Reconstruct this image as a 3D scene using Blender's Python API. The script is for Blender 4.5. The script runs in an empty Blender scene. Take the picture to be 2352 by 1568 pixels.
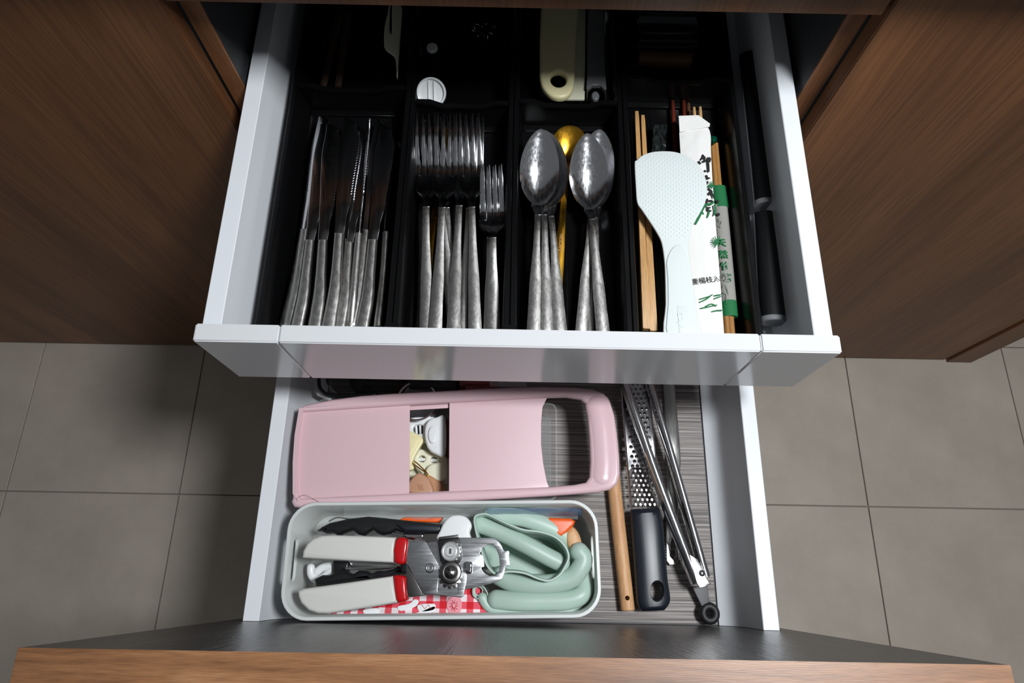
import bpy, bmesh, math, random
from mathutils import Vector, Matrix
random.seed(7)
S = bpy.context.scene
COL = S.collection
PI = math.pi

# ------------------------------------------------------------------ camera
C0 = Vector((-.0063, -.45047, 1.31948)); YAW, PIT, ROL, FPX = math.radians(-.37301), math.radians(19.77234), math.radians(-1.41891), 1547.6548
def _yw(v):
    c, s = math.cos(YAW), math.sin(YAW); return Vector((c*v[0]-s*v[1], s*v[0]+c*v[1], v[2]))
_X = _yw((1, 0, 0)); _U = _yw((0, math.cos(PIT), math.sin(PIT))); _F = _yw((0, math.sin(PIT), -math.cos(PIT)))
CR = math.cos(ROL)*_X-math.sin(ROL)*_U; CU = math.sin(ROL)*_X+math.cos(ROL)*_U
cam = bpy.data.cameras.new('camera'); camo = bpy.data.objects.new('camera', cam); COL.objects.link(camo)
camo.matrix_world = Matrix(((CR.x, CU.x, -_F.x, C0.x), (CR.y, CU.y, -_F.y, C0.y), (CR.z, CU.z, -_F.z, C0.z), (0, 0, 0, 1)))
cam.sensor_width = 36; cam.lens = 36*FPX/2352; cam.clip_start = .02
cam.dof.use_dof = False
S.camera = camo
# ------------------------------------------------------------------ light
w = bpy.data.worlds.new('world'); S.world = w; w.use_nodes = True
w.node_tree.nodes['Background'].inputs[0].default_value = (.91, .955, 1, 1)
w.node_tree.nodes['Background'].inputs[1].default_value = .125
ld = bpy.data.lights.new('ceiling_lamp_light', 'AREA'); ld.shape = 'DISK'; ld.size = .26; ld.energy = 20.5; ld.color = (.93, .965, 1)
lo = bpy.data.objects.new('ceiling_lamp_light', ld); COL.objects.link(lo)
lo.location = (.50, -.37, 1.90)
lo.rotation_euler = (Vector((.10, -.2, .4))-lo.location).to_track_quat('-Z', 'Y').to_euler()
S.view_settings.view_transform = 'Standard'; S.view_settings.look = 'None'; S.view_settings.gamma = 1
S.view_settings.use_curve_mapping = False; S.view_settings.exposure = 0.0

def at(u, v, z):
    """point of the photograph on the horizontal plane at height z"""
    d = CR*((u-1176)/FPX)+CU*((784-v)/FPX)+_F
    return C0+d*((z-C0.z)/d.z)
def axy(pts, z): return [tuple(at(u, v, z)[:2]) for u, v in pts]

# ------------------------------------------------------------------ materials
def srgb(c):
    return tuple(((x/255)/12.92 if x/255 <= .04045 else ((x/255+.055)/1.055)**2.4) for x in c)
def mat(name, rgb, rough=.5, metal=0, **k):
    m = bpy.data.materials.new(name); m.use_nodes = True; nt = m.node_tree; b = nt.nodes['Principled BSDF']
    c = srgb(rgb) if max(rgb) > 1 else rgb
    b.inputs['Base Color'].default_value = (*c, 1); b.inputs['Roughness'].default_value = rough; b.inputs['Metallic'].default_value = metal
    for key, inp in (('spec', 'Specular IOR Level'), ('trans', 'Transmission Weight'), ('ior', 'IOR'), ('coat', 'Coat Weight'), ('sss', 'Subsurface Weight'), ('aniso', 'Anisotropic'), ('alpha', 'Alpha')):
        if key in k: b.inputs[inp].default_value = k[key]
    if 'sss' in k: b.inputs['Subsurface Scale'].default_value = .003
    if 'coat' in k: b.inputs['Coat Roughness'].default_value = .08
    return m
def nodes(m): return m.node_tree, m.node_tree.nodes, m.node_tree.links, m.node_tree.nodes['Principled BSDF']
def tex(m, scale, stretch=(1, 1, 1), detail=4, rough=.6, dist=0):
    nt, N, L, b = nodes(m)
    tc = N.new('ShaderNodeTexCoord'); mp = N.new('ShaderNodeMapping'); mp.inputs['Scale'].default_value = stretch
    n = N.new('ShaderNodeTexNoise'); n.inputs['Scale'].default_value = scale; n.inputs['Detail'].default_value = detail
    n.inputs['Roughness'].default_value = rough; n.inputs['Distortion'].default_value = dist
    L.new(tc.outputs['Object'], mp.inputs['Vector']); L.new(mp.outputs[0], n.inputs['Vector']); return n
def ramp(m, src, stops):
    nt, N, L, b = nodes(m); r = N.new('ShaderNodeValToRGB'); e = r.color_ramp.elements
    while len(e) < len(stops): e.new(.5)
    for i, (p, c) in enumerate(stops):
        e[i].position = p; c = srgb(c) if max(c) > 1 else c; e[i].color = (*c, 1)
    L.new(src.outputs[0], r.inputs[0]); return r
def bump(m, src, strength=.2, dist=.001):
    nt, N, L, b = nodes(m); bp_ = N.new('ShaderNodeBump'); bp_.inputs['Strength'].default_value = strength; bp_.inputs['Distance'].default_value = dist
    L.new(src.outputs[0], bp_.inputs['Height']); L.new(bp_.outputs[0], b.inputs['Normal'])
    return bp_
def wood(name, dark, mid, light, axis, rough=.45, sc=14, grain=.25):
    st = [1.0, 1.0, 1.0]; st[axis] = .06
    m = mat(name, mid, rough); nt, N, L, b = nodes(m)
    n = tex(m, sc, st, 6, .62, .6); r = ramp(m, n, [(.3, dark), (.5, mid), (.72, light)])
    st2 = [1.0, 1.0, 1.0]; st2[axis] = .03
    f = tex(m, sc*34, st2, 2, .5); r2 = ramp(m, f, [(.36, (.68, .66, .64)), (.6, (1, 1, 1))])
    mx = N.new('ShaderNodeMix'); mx.data_type = 'RGBA'; mx.blend_type = 'MULTIPLY'; mx.inputs[0].default_value = .8
    L.new(r.outputs[0], mx.inputs[6]); L.new(r2.outputs[0], mx.inputs[7]); L.new(mx.outputs[2], b.inputs['Base Color'])
    bump(m, f, grain, .0006); return m
M = {}
M['door'] = wood('walnut_laminate', (84, 52, 30), (108, 69, 41), (132, 87, 53), 2, .42, 9)
M['band'] = wood('walnut_edge_band', (104, 68, 44), (146, 102, 68), (178, 134, 96), 0, .4, 70, .1)
M['bandv'] = wood('walnut_edge_band_vertical', (100, 62, 38), (132, 86, 54), (160, 108, 70), 2, .4, 40, .1)
M['inner'] = wood('charcoal_woodgrain_laminate', (70, 68, 67), (82, 80, 79), (98, 96, 95), 2, .30, 22, .8)
M['carcass'] = mat('dark_grey_board', (58, 59, 62), .55)
M['white'] = mat('white_powder_coat', (226, 229, 233), .42)
n = tex(M['white'], 1400, detail=2); bump(M['white'], n, .06, .0003)
M['whitegloss'] = mat('white_gloss_front', (216, 217, 219), .14, spec=.6)
n = tex(M['whitegloss'], 900, detail=2); bump(M['whitegloss'], n, .05, .0002)
M['drawerfloor'] = mat('light_grey_board', (205, 208, 214), .5)
M['tray'] = mat('black_tray_plastic', (10, 10, 11), .27, spec=.3)
n = tex(M['tray'], 900); bump(M['tray'], n, .12, .0003)
M['black'] = mat('black_plastic', (20, 21, 23), .32)
M['blacksoft'] = mat('black_soft_plastic', (24, 29, 38), .36)
n = tex(M['blacksoft'], 1500); bump(M['blacksoft'], n, .15, .0002)
M['rubber'] = mat('black_rubber', (22, 23, 24), .55)
def metal(name, rgb, rough, sc=260, amt=.1, stretch=(1, .08, 1), var=.14):
    m = mat(name, rgb, rough, 1); nt, N, L, b = nodes(m)
    n = tex(m, sc, stretch, 5, .7); r = ramp(m, n, [(.3, (rough*.8,)*3), (.75, (min(1, rough+var),)*3)]); L.new(r.outputs[0], b.inputs['Roughness'])
    bump(m, n, amt, .0002); return m
M['steel'] = metal('polished_steel', (208, 208, 210), .10, 260, .035, (1, .08, 1), .10)
M['bowl'] = metal('scratched_spoon_bowl', (214, 214, 216), .13, 420, .06, (1, .25, 1), .16)
M['steelb'] = metal('brushed_steel', (170, 169, 166), .15, 500, .05, (1, .06, 1), .04)
M['steelh'] = metal('worn_steel_handle', (188, 186, 182), .30, 260, .03, (1, .5, 1), .12)
M['steelx'] = metal('brushed_steel_plate', (215, 216, 218), .20, 500, .08, (.06, 1, 1), .07)
M['steelw'] = mat('bright_cast_steel', (200, 200, 200), .35, .55)
M['chrome'] = mat('chrome', (225, 226, 228), .07, 1)
M['darksteel'] = mat('dark_steel', (120, 118, 117), .28, 1)
M['gold'] = metal('brass_gold', (196, 146, 46), .26)
M['pink'] = mat('pink_plastic', (219, 186, 192), .24, spec=.5, sss=.05)
M['pinkmat'] = mat('pink_plastic_surface', (219, 186, 192), .36, spec=.5, sss=.05)
n = tex(M['pinkmat'], 500, (.04, 1, 1), 3); bump(M['pinkmat'], n, .12, .0003)
M['box'] = mat('white_plastic_box', (206, 209, 206), .25, spec=.5)
M['cream'] = mat('cream_plastic', (236, 226, 178), .35, sss=.1)
M['creamw'] = mat('ivory_plastic', (232, 230, 205), .4)
M['plasticw'] = mat('white_plastic', (232, 234, 234), .28)
M['opener'] = mat('warm_white_plastic', (208, 207, 201), .45)
M['red'] = mat('red_plastic', (186, 14, 20), .25)
M['sage'] = mat('sage_silicone', (172, 194, 182), .42, sss=.1)
M['orange'] = mat('orange_silicone', (232, 92, 18), .4)
M['paddle'] = mat('pale_mint_white_plastic', (216, 223, 221), .4, sss=.1)
M['paper'] = mat('white_paper', (228, 227, 223), .8)
n = tex(M['paper'], 60, detail=3); bump(M['paper'], n, .35, .002)
M['ink'] = mat('black_ink', (22, 20, 22), .7); M['green'] = mat('green_ink', (14, 104, 56), .7); M['thinink'] = mat('grey_green_ink', (96, 116, 98), .7)  # green is darkened to carry the shade on the wrapper
M['greencap'] = mat('dark_green_foil', (10, 84, 58), .2, .5)
M['bamboo'] = wood('bamboo', (172, 126, 74), (201, 156, 100), (222, 182, 128), 1, .5, 60, .1)
M['bamboo2'] = wood('dark_bamboo', (138, 94, 44), (164, 116, 60), (184, 138, 78), 1, .5, 60, .1)
M['lacquer'] = wood('red_lacquer_wood', (74, 26, 20), (98, 38, 28), (122, 52, 36), 1, .35, 60, .1)
M['beech'] = wood('beech', (196, 144, 98), (218, 168, 120), (230, 184, 138), 1, .5, 50, .15)
M['brownleather'] = mat('tan_plastic', (190, 142, 112), .45)
M['clear'] = mat('clear_plastic', (245, 247, 247), .06, trans=1, ior=1.3)
M['film'] = mat('clear_film', (235, 240, 242), .12, alpha=.30, spec=1.0)
M['filmblue'] = mat('blue_tinted_film', (70, 110, 150), .12, alpha=.45, spec=1.0)
M['glass'] = mat('dark_glass', (150, 155, 156), .05, trans=1, ior=1.4)
M['darkbrown'] = mat('dark_brown_wood', (96, 62, 36), .6)
M['shadewood'] = mat('shade_darkened_stick', (52, 34, 20), .7)  # dimness deep in the bin painted in as darker wood
M['clearbin'] = mat('clear_bin_plastic', (235, 238, 238), .08, alpha=.16, spec=.8)
M['tab'] = mat('dark_grey_coated_steel', (66, 66, 67), .5, .3)
M['greyp'] = mat('grey_plastic', (116, 118, 120), .3)
M['maroon'] = mat('dusky_red_plastic', (140, 70, 66), .4)
# liner: fine ribs across the drawer
m = mat('grey_ribbed_liner', (120, 114, 110), .62); M['liner'] = m; nt, N, L, b = nodes(m)
n1 = tex(m, 620, (.012, 1, 1), 2, .5); r = ramp(m, n1, [(.3, (84, 80, 79)), (.5, (126, 119, 115)), (.68, (168, 160, 155))]); L.new(r.outputs[0], b.inputs['Base Color']); bump(m, n1, .5, .0012)
# floor tiles
m = mat('grey_beige_tile', (165, 154, 141), .5); M['tile'] = m; nt, N, L, b = nodes(m)
n1 = tex(m, 7, detail=6); r = ramp(m, n1, [(.3, (172, 161, 148)), (.7, (190, 179, 165))]); n2 = tex(m, 900, detail=2); r2 = ramp(m, n2, [(.35, (.82, .82, .82)), (.65, (1, 1, 1))])
mx = N.new('ShaderNodeMix'); mx.data_type = 'RGBA'; mx.blend_type = 'MULTIPLY'; mx.inputs[0].default_value = 1
L.new(r.outputs[0], mx.inputs[6]); L.new(r2.outputs[0], mx.inputs[7]); L.new(mx.outputs[2], b.inputs['Base Color'])
M['grout'] = mat('grout', (136, 127, 117), .9)
# gingham
m = mat('red_gingham_cloth', (216, 30, 44), .85); M['gingham'] = m; nt, N, L, b = nodes(m)
tc = N.new('ShaderNodeTexCoord'); sx = N.new('ShaderNodeSeparateXYZ'); L.new(tc.outputs['Object'], sx.inputs[0])
def stripe(out, per, ph=0):
    a = N.new('ShaderNodeMath'); a.operation = 'MULTIPLY'; a.inputs[1].default_value = 2*PI/per; L.new(out, a.inputs[0])
    p = N.new('ShaderNodeMath'); p.operation = 'ADD'; p.inputs[1].default_value = ph; L.new(a.outputs[0], p.inputs[0])
    s = N.new('ShaderNodeMath'); s.operation = 'SINE'; L.new(p.outputs[0], s.inputs[0])
    g = N.new('ShaderNodeMath'); g.operation = 'GREATER_THAN'; g.inputs[1].default_value = 0; L.new(s.outputs[0], g.inputs[0]); return g
ga, gb = stripe(sx.outputs[0], .0145), stripe(sx.outputs[1], .0145, 1)
ad = N.new('ShaderNodeMath'); ad.operation = 'ADD'; L.new(ga.outputs[0], ad.inputs[0]); L.new(gb.outputs[0], ad.inputs[1])
hv = N.new('ShaderNodeMath'); hv.operation = 'MULTIPLY'; hv.inputs[1].default_value = .5; L.new(ad.outputs[0], hv.inputs[0])
r = ramp(m, hv, [(0, (236, 226, 228)), (.4, (226, 84, 100)), (.9, (206, 20, 34))]); r.color_ramp.interpolation = 'CONSTANT'; L.new(r.outputs[0], b.inputs['Base Color'])
wv = N.new('ShaderNodeTexWave'); wv.inputs['Scale'].default_value = 700; L.new(tc.outputs['Object'], wv.inputs[0]); bump(m, wv, .3, .0003)

# ------------------------------------------------------------------ object helpers
ORG = {}
def thing(name, label, cat, loc, group=None):
    o = bpy.data.objects.new(name, None); COL.objects.link(o); o.empty_display_size = .02
    o.location = loc; o['label'] = label; o['category'] = cat
    if group: o['group'] = group
    ORG[o.name] = Vector(loc); return o
def tag(o, label, cat, group=None):
    o['label'] = label; o['category'] = cat
    if group: o['group'] = group
    return o
def root(o):
    while o.parent: o = o.parent
    return o
def link(name, me, m, parent=None, label=None, local=False, smooth=True):
    """link a mesh; world coordinates are taken relative to the thing's base unless local"""
    o = bpy.data.objects.new(name, me); COL.objects.link(o)
    if m: me.materials.clear(); me.materials.append(m)
    if parent is not None:
        o.parent = parent
        if not local:
            r = root(parent); v = ORG.get(r.name, r.location); me.transform(Matrix.Translation(-v))
    if label: o['label'] = label
    if smooth:
        me.polygons.foreach_set('use_smooth', [True]*len(me.polygons))
        try: me.set_sharp_from_angle(angle=math.radians(38))
        except Exception: pass
    me.update(); return o
def solo(name, me, m, label, cat, loc=None, group=None, smooth=True):
    """a thing that is one mesh"""
    vs = [v.co for v in me.vertices]
    if loc is None: loc = Vector((sum(v.x for v in vs)/len(vs), sum(v.y for v in vs)/len(vs), min(v.z for v in vs)))
    me.transform(Matrix.Translation(-Vector(loc)))
    o = link(name, me, m, None, None, True, smooth); o.location = loc; ORG[o.name] = Vector(loc)
    return tag(o, label, cat, group)
def newmesh(vs, fs, name='m'):
    me = bpy.data.meshes.new(name); me.from_pydata([tuple(v) for v in vs], [], fs); me.validate(); me.update(); return me
def fixn(me):
    bm = bmesh.new(); bm.from_mesh(me); bmesh.ops.recalc_face_normals(bm, faces=bm.faces); bm.to_mesh(me); bm.free(); return me
def box(x0, x1, y0, y1, z0, z1, bev=0, seg=2):
    bm = bmesh.new(); bmesh.ops.create_cube(bm, size=1)
    for v in bm.verts: v.co = Vector(((x0+x1)/2+v.co.x*(x1-x0), (y0+y1)/2+v.co.y*(y1-y0), (z0+z1)/2+v.co.z*(z1-z0)))
    if bev: bmesh.ops.bevel(bm, geom=bm.edges[:], offset=bev, segments=seg, affect='EDGES')
    me = bpy.data.meshes.new('box'); bm.to_mesh(me); bm.free(); return me
def join(*ms):
    bm = bmesh.new()
    for x in ms: bm.from_mesh(x)
    me = bpy.data.meshes.new('j'); bm.to_mesh(me); bm.free(); return me
def cat(pts, n=6, closed=True):
    """smooth curve through the points"""
    P = [Vector((*p, 0)) if len(p) == 2 else Vector(p) for p in pts]; out = []; k = len(P)
    rng = range(k if closed else k-1)
    for i in rng:
        if closed: a, b_, c, d = P[i-1], P[i], P[(i+1) % k], P[(i+2) % k]
        else: a, b_, c, d = P[max(i-1, 0)], P[i], P[i+1], P[min(i+2, k-1)]
        for j in range(n):
            t = j/n; out.append(.5*((2*b_)+(-a+c)*t+(2*a-5*b_+4*c-d)*t*t+(-a+3*b_-3*c+d)*t**3))
    if not closed: out.append(P[-1])
    return [tuple(p[:len(pts[0])]) for p in out]
def plate(outs, z0, z1, bev=0, res=2, warp=None):
    """flat plate with holes: first outline is the rim, the rest are holes"""
    cu = bpy.data.curves.new('c', 'CURVE'); cu.dimensions = '2D'; cu.fill_mode = 'BOTH'
    h = (z1-z0)/2; bev = min(bev, h*.999)
    cu.extrude = max(h-bev, 0); cu.bevel_depth = bev; cu.bevel_resolution = res; cu.offset = -bev
    for o_ in outs:
        s = cu.splines.new('POLY'); s.points.add(len(o_)-1); s.use_cyclic_u = True
        for i, p in enumerate(o_): s.points[i].co = (p[0], p[1], 0, 1)
    ob = bpy.data.objects.new('c', cu); COL.objects.link(ob)
    dg = bpy.context.evaluated_depsgraph_get(); me = bpy.data.meshes.new_from_object(ob.evaluated_get(dg))
    bpy.data.objects.remove(ob); bpy.data.curves.remove(cu)
    bm = bmesh.new(); bm.from_mesh(me); bmesh.ops.remove_doubles(bm, verts=bm.verts, dist=1e-6); bmesh.ops.recalc_face_normals(bm, faces=bm.faces)
    for v in bm.verts: v.co.z += (z0+z1)/2
    if warp:
        for v in bm.verts: v.co = Vector(warp(v.co))
    bm.to_mesh(me); bm.free(); return me
def circ(cx, cy, r, n=24, ry=None, a0=0, rot=0):
    ry = ry or r; c, s = math.cos(rot), math.sin(rot); o = []
    for i in range(n):
        a = a0+2*PI*i/n; x, y = r*math.cos(a), ry*math.sin(a); o.append((cx+c*x-s*y, cy+s*x+c*y))
    return o
def rrect(x0, x1, y0, y1, r, n=6):
    o = []
    for cx, cy, a in ((x1-r, y1-r, 0), (x0+r, y1-r, PI/2), (x0+r, y0+r, PI), (x1-r, y0+r, 1.5*PI)):
        for i in range(n+1): o.append((cx+r*math.cos(a+PI/2*i/n), cy+r*math.sin(a+PI/2*i/n)))
    return o
def rot2(pts, a, c=(0, 0)):
    k, s = math.cos(a), math.sin(a); return [(c[0]+k*(x-c[0])-s*(y-c[1]), c[1]+s*(x-c[0])+k*(y-c[1])) for x, y in pts]
def loft(rings, caps=True, closed=True):
    n = len(rings[0]); vs = [v for r_ in rings for v in r_]; fs = []
    for i in range(len(rings)-1):
        for j in range(n if closed else n-1):
            k = (j+1) % n; fs.append((i*n+j, i*n+k, (i+1)*n+k, (i+1)*n+j))
    if caps: fs += [tuple(range(n))[::-1], tuple((len(rings)-1)*n+i for i in range(n))]
    return fixn(newmesh(vs, fs))
def tube(path, rad, n=12, up=Vector((0, 0, 1)), flat=1.0, caps=True, round_ends=False, closed=False):
    """round bar along a path; rad a number or one per point; flat scales its height"""
    P = [Vector(p) for p in path]; R = rad if isinstance(rad, (list, tuple)) else [rad]*len(P); rings = []
    if round_ends and not closed:
        a = (P[0]-P[1]).normalized(); c = (P[-1]-P[-2]).normalized(); Q, W = [], []
        for t in (1, .8, .5, .2): Q.append(P[0]+a*R[0]*t); W.append(R[0]*math.sqrt(max(0, 1-t*t)) or R[0]*.05)
        Q += P; W += R
        for t in (.2, .5, .8, 1): Q.append(P[-1]+c*R[-1]*t); W.append(R[-1]*math.sqrt(max(0, 1-t*t)) or R[-1]*.05)
        P, R = Q, W
    for i, p in enumerate(P):
        if closed: t = P[(i+1) % len(P)]-P[i-1]
        else: t = P[min(i+1, len(P)-1)]-P[max(i-1, 0)]
        t.normalize(); s = t.cross(up); s = s.normalized() if s.length > 1e-5 else Vector((1, 0, 0)); u = s.cross(t).normalized()
        rings.append([p+s*R[i]*math.cos(2*PI*k/n)+u*R[i]*flat*math.sin(2*PI*k/n) for k in range(n)])
    if closed: rings.append(rings[0]); return loft(rings, False)
    return loft(rings, caps)
def lathe(prof, n=28, c=(0, 0, 0), ax=Matrix.Identity(3), caps=True):
    rings = [[Vector(c)+ax @ Vector((r_*math.cos(2*PI*k/n), r_*math.sin(2*PI*k/n), z)) for k in range(n)] for r_, z in prof]
    return loft(rings, caps)
def prism(poly, y0, y1):
    """cross-section (x,z) carried along Y"""
    return loft([[(x, y0, z) for x, z in poly], [(x, y1, z) for x, z in poly]])
def text(s, size, font=None, align='CENTER', extrude=.0001, bold=0, shear=0):
    cu = bpy.data.curves.new('t', 'FONT'); cu.body = s; cu.size = size; cu.align_x = align; cu.align_y = 'CENTER'; cu.extrude = extrude; cu.offset = bold; cu.shear = shear
    cu.resolution_u = 4
    ob = bpy.data.objects.new('t', cu); COL.objects.link(ob); dg = bpy.context.evaluated_depsgraph_get()
    me = bpy.data.meshes.new_from_object(ob.evaluated_get(dg)); bpy.data.objects.remove(ob); return me
def xf(me, loc, rz=0, rx=0, ry=0, sc=(1, 1, 1)):
    me.transform(Matrix.Translation(loc) @ Matrix.Rotation(rz, 4, 'Z') @ Matrix.Rotation(ry, 4, 'Y') @ Matrix.Rotation(rx, 4, 'X') @ Matrix.Diagonal((*sc, 1))); return me
def struct(name, me, m, smooth=False):
    o = link(name, me, m, None, None, True, smooth); o['kind'] = 'structure'; return o
def copy_tree(o, parent=None):
    c = o.copy(); COL.objects.link(c); c.parent = parent
    for ch in list(o.children): copy_tree(ch, c)
    return c

# ------------------------------------------------------------------ setting
fl = struct('floor', box(-1.75, 1.9, -1.9, .62, -.03, -.004), M['grout'])
T, TX, TY = .3308, .02534, -.29948
tile = box(0, T-.0022, 0, T-.0022, -.004, 0, .0007, 1); tile.materials.append(M['tile'])
for i in range(-5, 5):
    for j in range(-4, 2):
        o = bpy.data.objects.new('tile', tile); COL.objects.link(o); o.parent = fl
        o.location = (TX+i*T+.0011, TY+j*T+.0011, random.uniform(-.0003, .0002))
struct('wall_back', box(-1.75, 1.9, .62, .70, -.03, 2.4), mat('wall_paint', (200, 198, 192), .8))
struct('baseboard_back', box(-1.2, 1.2, .06, .075, 0, .012), M['carcass'])

# the cabinet whose drawers are open
cab = thing('base_cabinet', 'walnut-edged base cabinet standing open around the two pulled-out drawers', 'cabinet', (0, .3, 0))
for s in (-1, 1):
    x0, x1 = sorted((s*.300, s*.282))
    link('side_panel', box(x0, x1, .023, .58, .012, .949), M['carcass'], cab, smooth=False)
    link('edge_strip', box(x0+.0002, x1-.0002,   .020, .023, .012, .949, .0004, 1), M['bandv'], cab, 'walnut edge strip', smooth=False)
link('bottom_panel', box(-.282, .282, .03, .58, .03, .048), M['carcass'], cab, smooth=False)
link('back_panel', box(-.282, .282, .57, .58, .048, .949), M['carcass'], cab, smooth=False)
link('plinth', box(-.3, .3, .05, .066, 0, .03), M['carcass'], cab, smooth=False)
def cabinet(name, label, x0, x1):
    c = thing(name, label, 'cabinet', ((x0+x1)/2, .3, 0))
    link('body', box(x0, x1, .022, .58, .012, .949), M['carcass'], c, smooth=False)
    d = link('door', box(x0+.002, x1-.002, 0, .020, .006, .931, .0012, 2), M['door'], c, 'flat walnut door with vertical grain', smooth=False)
    return c
cabinet('base_cabinet', 'closed walnut base cabinet left of the open drawers', -1.20, -.300)
rc = cabinet('base_cabinet', 'closed walnut base cabinet right of the open drawers', .300, .894)
ep = solo('end_panel', box(.8965, .948, -.004, .58, 0, .949, .001, 1), M['door'], 'walnut end panel reaching the floor at the far right', 'panel', smooth=False)
df = thing('closed_drawer', 'closed walnut drawer front above the open drawers', 'drawer', (0, .01, .885))
link('front_panel', box(-.298, .298, 0, .020, .8852, .931, .001, 1), M['door'], df, smooth=False)
link('box', box(-.27, .27, .021, .5, .890, .928), M['carcass'], df, smooth=False)
solo('worktop', box(-1.25, 1.0, -.028, .615, .950, .980, .002, 2), mat('dark_worktop', (66, 60, 56), .35), 'dark worktop running over all the cabinets', 'worktop', smooth=False)

# ---- inner drawer (upper)
RH, RT = .2765, .0168
ind = thing('inner_drawer', 'upper white inner drawer pulled halfway out, holding the black cutlery tray', 'drawer', (0, -.02, .66))
YF, YB, ZT = -.2587, -.2422, .7723
SL, SR = -.2064, .2103
link('front_panel', box(SL+.0003, SR-.0003, YF, YB, .6656, ZT, .0011, 3), M['whitegloss'], ind, smooth=True)
link('end_cap', box(-.2800, SL-.0003, YF, YB, .6656, ZT, .0013, 3), M['whitegloss'], ind)
link('end_cap', box(SR+.0003, .2800, YF, YB, .6656, ZT, .0013, 3), M['whitegloss'], ind)
for s in (-1, 1):
    pr = [(s*.2765, .668), (s*.2765, .7668), (s*.2758, .7675), (s*.2604, .7675), (s*.2597, .7668), (s*.2588, .700), (s*.256, .689), (s*.250, .6855), (s*.250, .668)]
    link('side_rail', prism(pr, YB, .225), M['white'], ind)
link('bottom_panel', box(-.250, .250, YB+.0005, .225, .675, .6855), M['drawerfloor'], ind, smooth=False)
link('back_panel', box(-.2755, .2755, .2255, .24, .668, .766), M['white'], ind, smooth=False)

# ---- lower drawer
lod = thing('large_drawer', 'lower white drawer with walnut front pulled fully out', 'drawer', (0, -.25, .45))
YL = -.4913
link('front_panel', box(-.2967, .2967, YL-.0215, YL, .33, .8755), M['inner'], lod, 'charcoal woodgrain inner face', smooth=False)
link('outer_face', box(-.2967, .2967, YL-.0225, YL-.0217, .33, .8755), M['door'], lod, 'walnut outer face', smooth=False)
link('edge_band', box(-.2970, .2970, YL-.0226, YL+.0001, .8756, .8769, .0005, 2), M['band'], lod, 'walnut top edge band', smooth=False)
for s in (-1, 1):
    x0, x1 = sorted((s*.2968, s*.2974)); link('side_band', box(x0, x1, YL-.0225, YL-.0002, .33, .8754), M['bandv'], lod, 'walnut side edge band', smooth=False)
for s in (-1, 1):
    pr = [(s*.2765, .478), (s*.2765, .5679), (s*.2758, .5686), (s*.2604, .5686), (s*.2597, .5679), (s*.2585, .530), (s*.2540, .512), (s*.2520, .5075), (s*.2490, .5035), (s*.2365, .4935), (s*.2365, .478)]
    link('side_rail', prism(pr, YL+.0004, .01), M['white'], lod)
link('bottom_panel', box(-.2365, .2365, YL+.0004, .01, .480, .4905), M['carcass'], lod, smooth=False)
link('back_panel', box(-.2755, .2755, .0105, .024, .478, .566), M['white'], lod, smooth=False)
solo('drawer_liner', box(-.2355, .2345, YL+.002, .008, .4907, .4937, .0006, 1), M['liner'], 'grey-brown ribbed liner mat on the lower drawer floor', 'mat', smooth=False)

# ------------------------------------------------------------------ cutlery tray in the inner drawer
TZ0, TZ1, TY0, TY1 = .6862, .730, -.2385, .205
tr = thing('cutlery_tray', 'black plastic cutlery tray with four bins filling the inner drawer', 'tray', (-.005, -.02, TZ0))
EDG = [-.2460, -.1178, -.0074, .1083, .2310]
DIVY = [.047, .029, .032, .066]
for k in range(4):
    a, b_ = EDG[k]+.0004, EDG[k+1]-.0004; fl_, dr, th = .0052, .0045, .0016
    def ring(ix, iy, z, r=.006): return [(x, y, z) for x, y in rrect(a+ix, b_-ix, TY0+iy, TY1-iy, r, 3)]
    R_ = [ring(.0022, .0022, TZ0), ring(.0012, .0012, TZ1-.006), ring(0, 0, TZ1-.006), ring(0, 0, TZ1-.0006), ring(.0006, .0006, TZ1),
          ring(fl_-.0006, fl_-.0006, TZ1), ring(fl_, fl_, TZ1-.0008), ring(fl_+dr, fl_+dr, TZ0+.004), ring(fl_+dr+.002, fl_+dr+.002, TZ0+.0022)]
    link('bin', loft(R_), M['tray'], tr)
    # cross divider with a shallow notch
    xa, xb = a+fl_+.0008, b_-fl_-.0008; w_ = xb-xa; y = DIVY[k]; zt = TZ1+.001
    prof = [(xa, TZ0+.004), (xa, zt), (xa+.15*w_, zt), (xa+.28*w_, zt-.006), (xa+.72*w_, zt-.006), (xa+.85*w_, zt), (xb, zt), (xb, TZ0+.004)]
    def dv(pr, y0, y1): return loft([[(x, y0, z) for x, z in pr], [(x, y1, z) for x, z in pr]])
    rim = [(xa-.0004, zt-.0025), (xa-.0004, zt+.0006), (xa+.15*w_, zt+.0006), (xa+.28*w_, zt-.0054), (xa+.72*w_, zt-.0054), (xa+.85*w_, zt+.0006), (xb+.0004, zt+.0006), (xb+.0004, zt-.0025), (xa+.86*w_, zt-.0025), (xa+.73*w_, zt-.0085), (xa+.27*w_, zt-.0085), (xa+.14*w_, zt-.0025)]
    d = link('cross_divider', dv(prof, y, y+.0022), M['tray'], tr)
    link('divider_rim', dv(rim, y-.0016, y+.0038), M['tray'], d)
    link('divider_foot', box(xa+.004, xb-.004, y-.006, y+.002, TZ0+.0022, TZ0+.006, .0005, 1), M['tray'], d)
    for q in (.3, .5, .7):
        link('floor_rib', box(xa+q*w_-.0005, xa+q*w_+.0005, TY0+.02, y-.007, TZ0+.0022, TZ0+.0030), M['tray'], tr, smooth=False)
for x in (EDG[1], EDG[2]):
    link('joining_clip', box(x-.0065, x+.0065, TY0-.001, TY0+.016, TZ1-.003, TZ1+.0022, .0008, 2), M['tray'], tr)
TFL = TZ0+.0030

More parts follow.
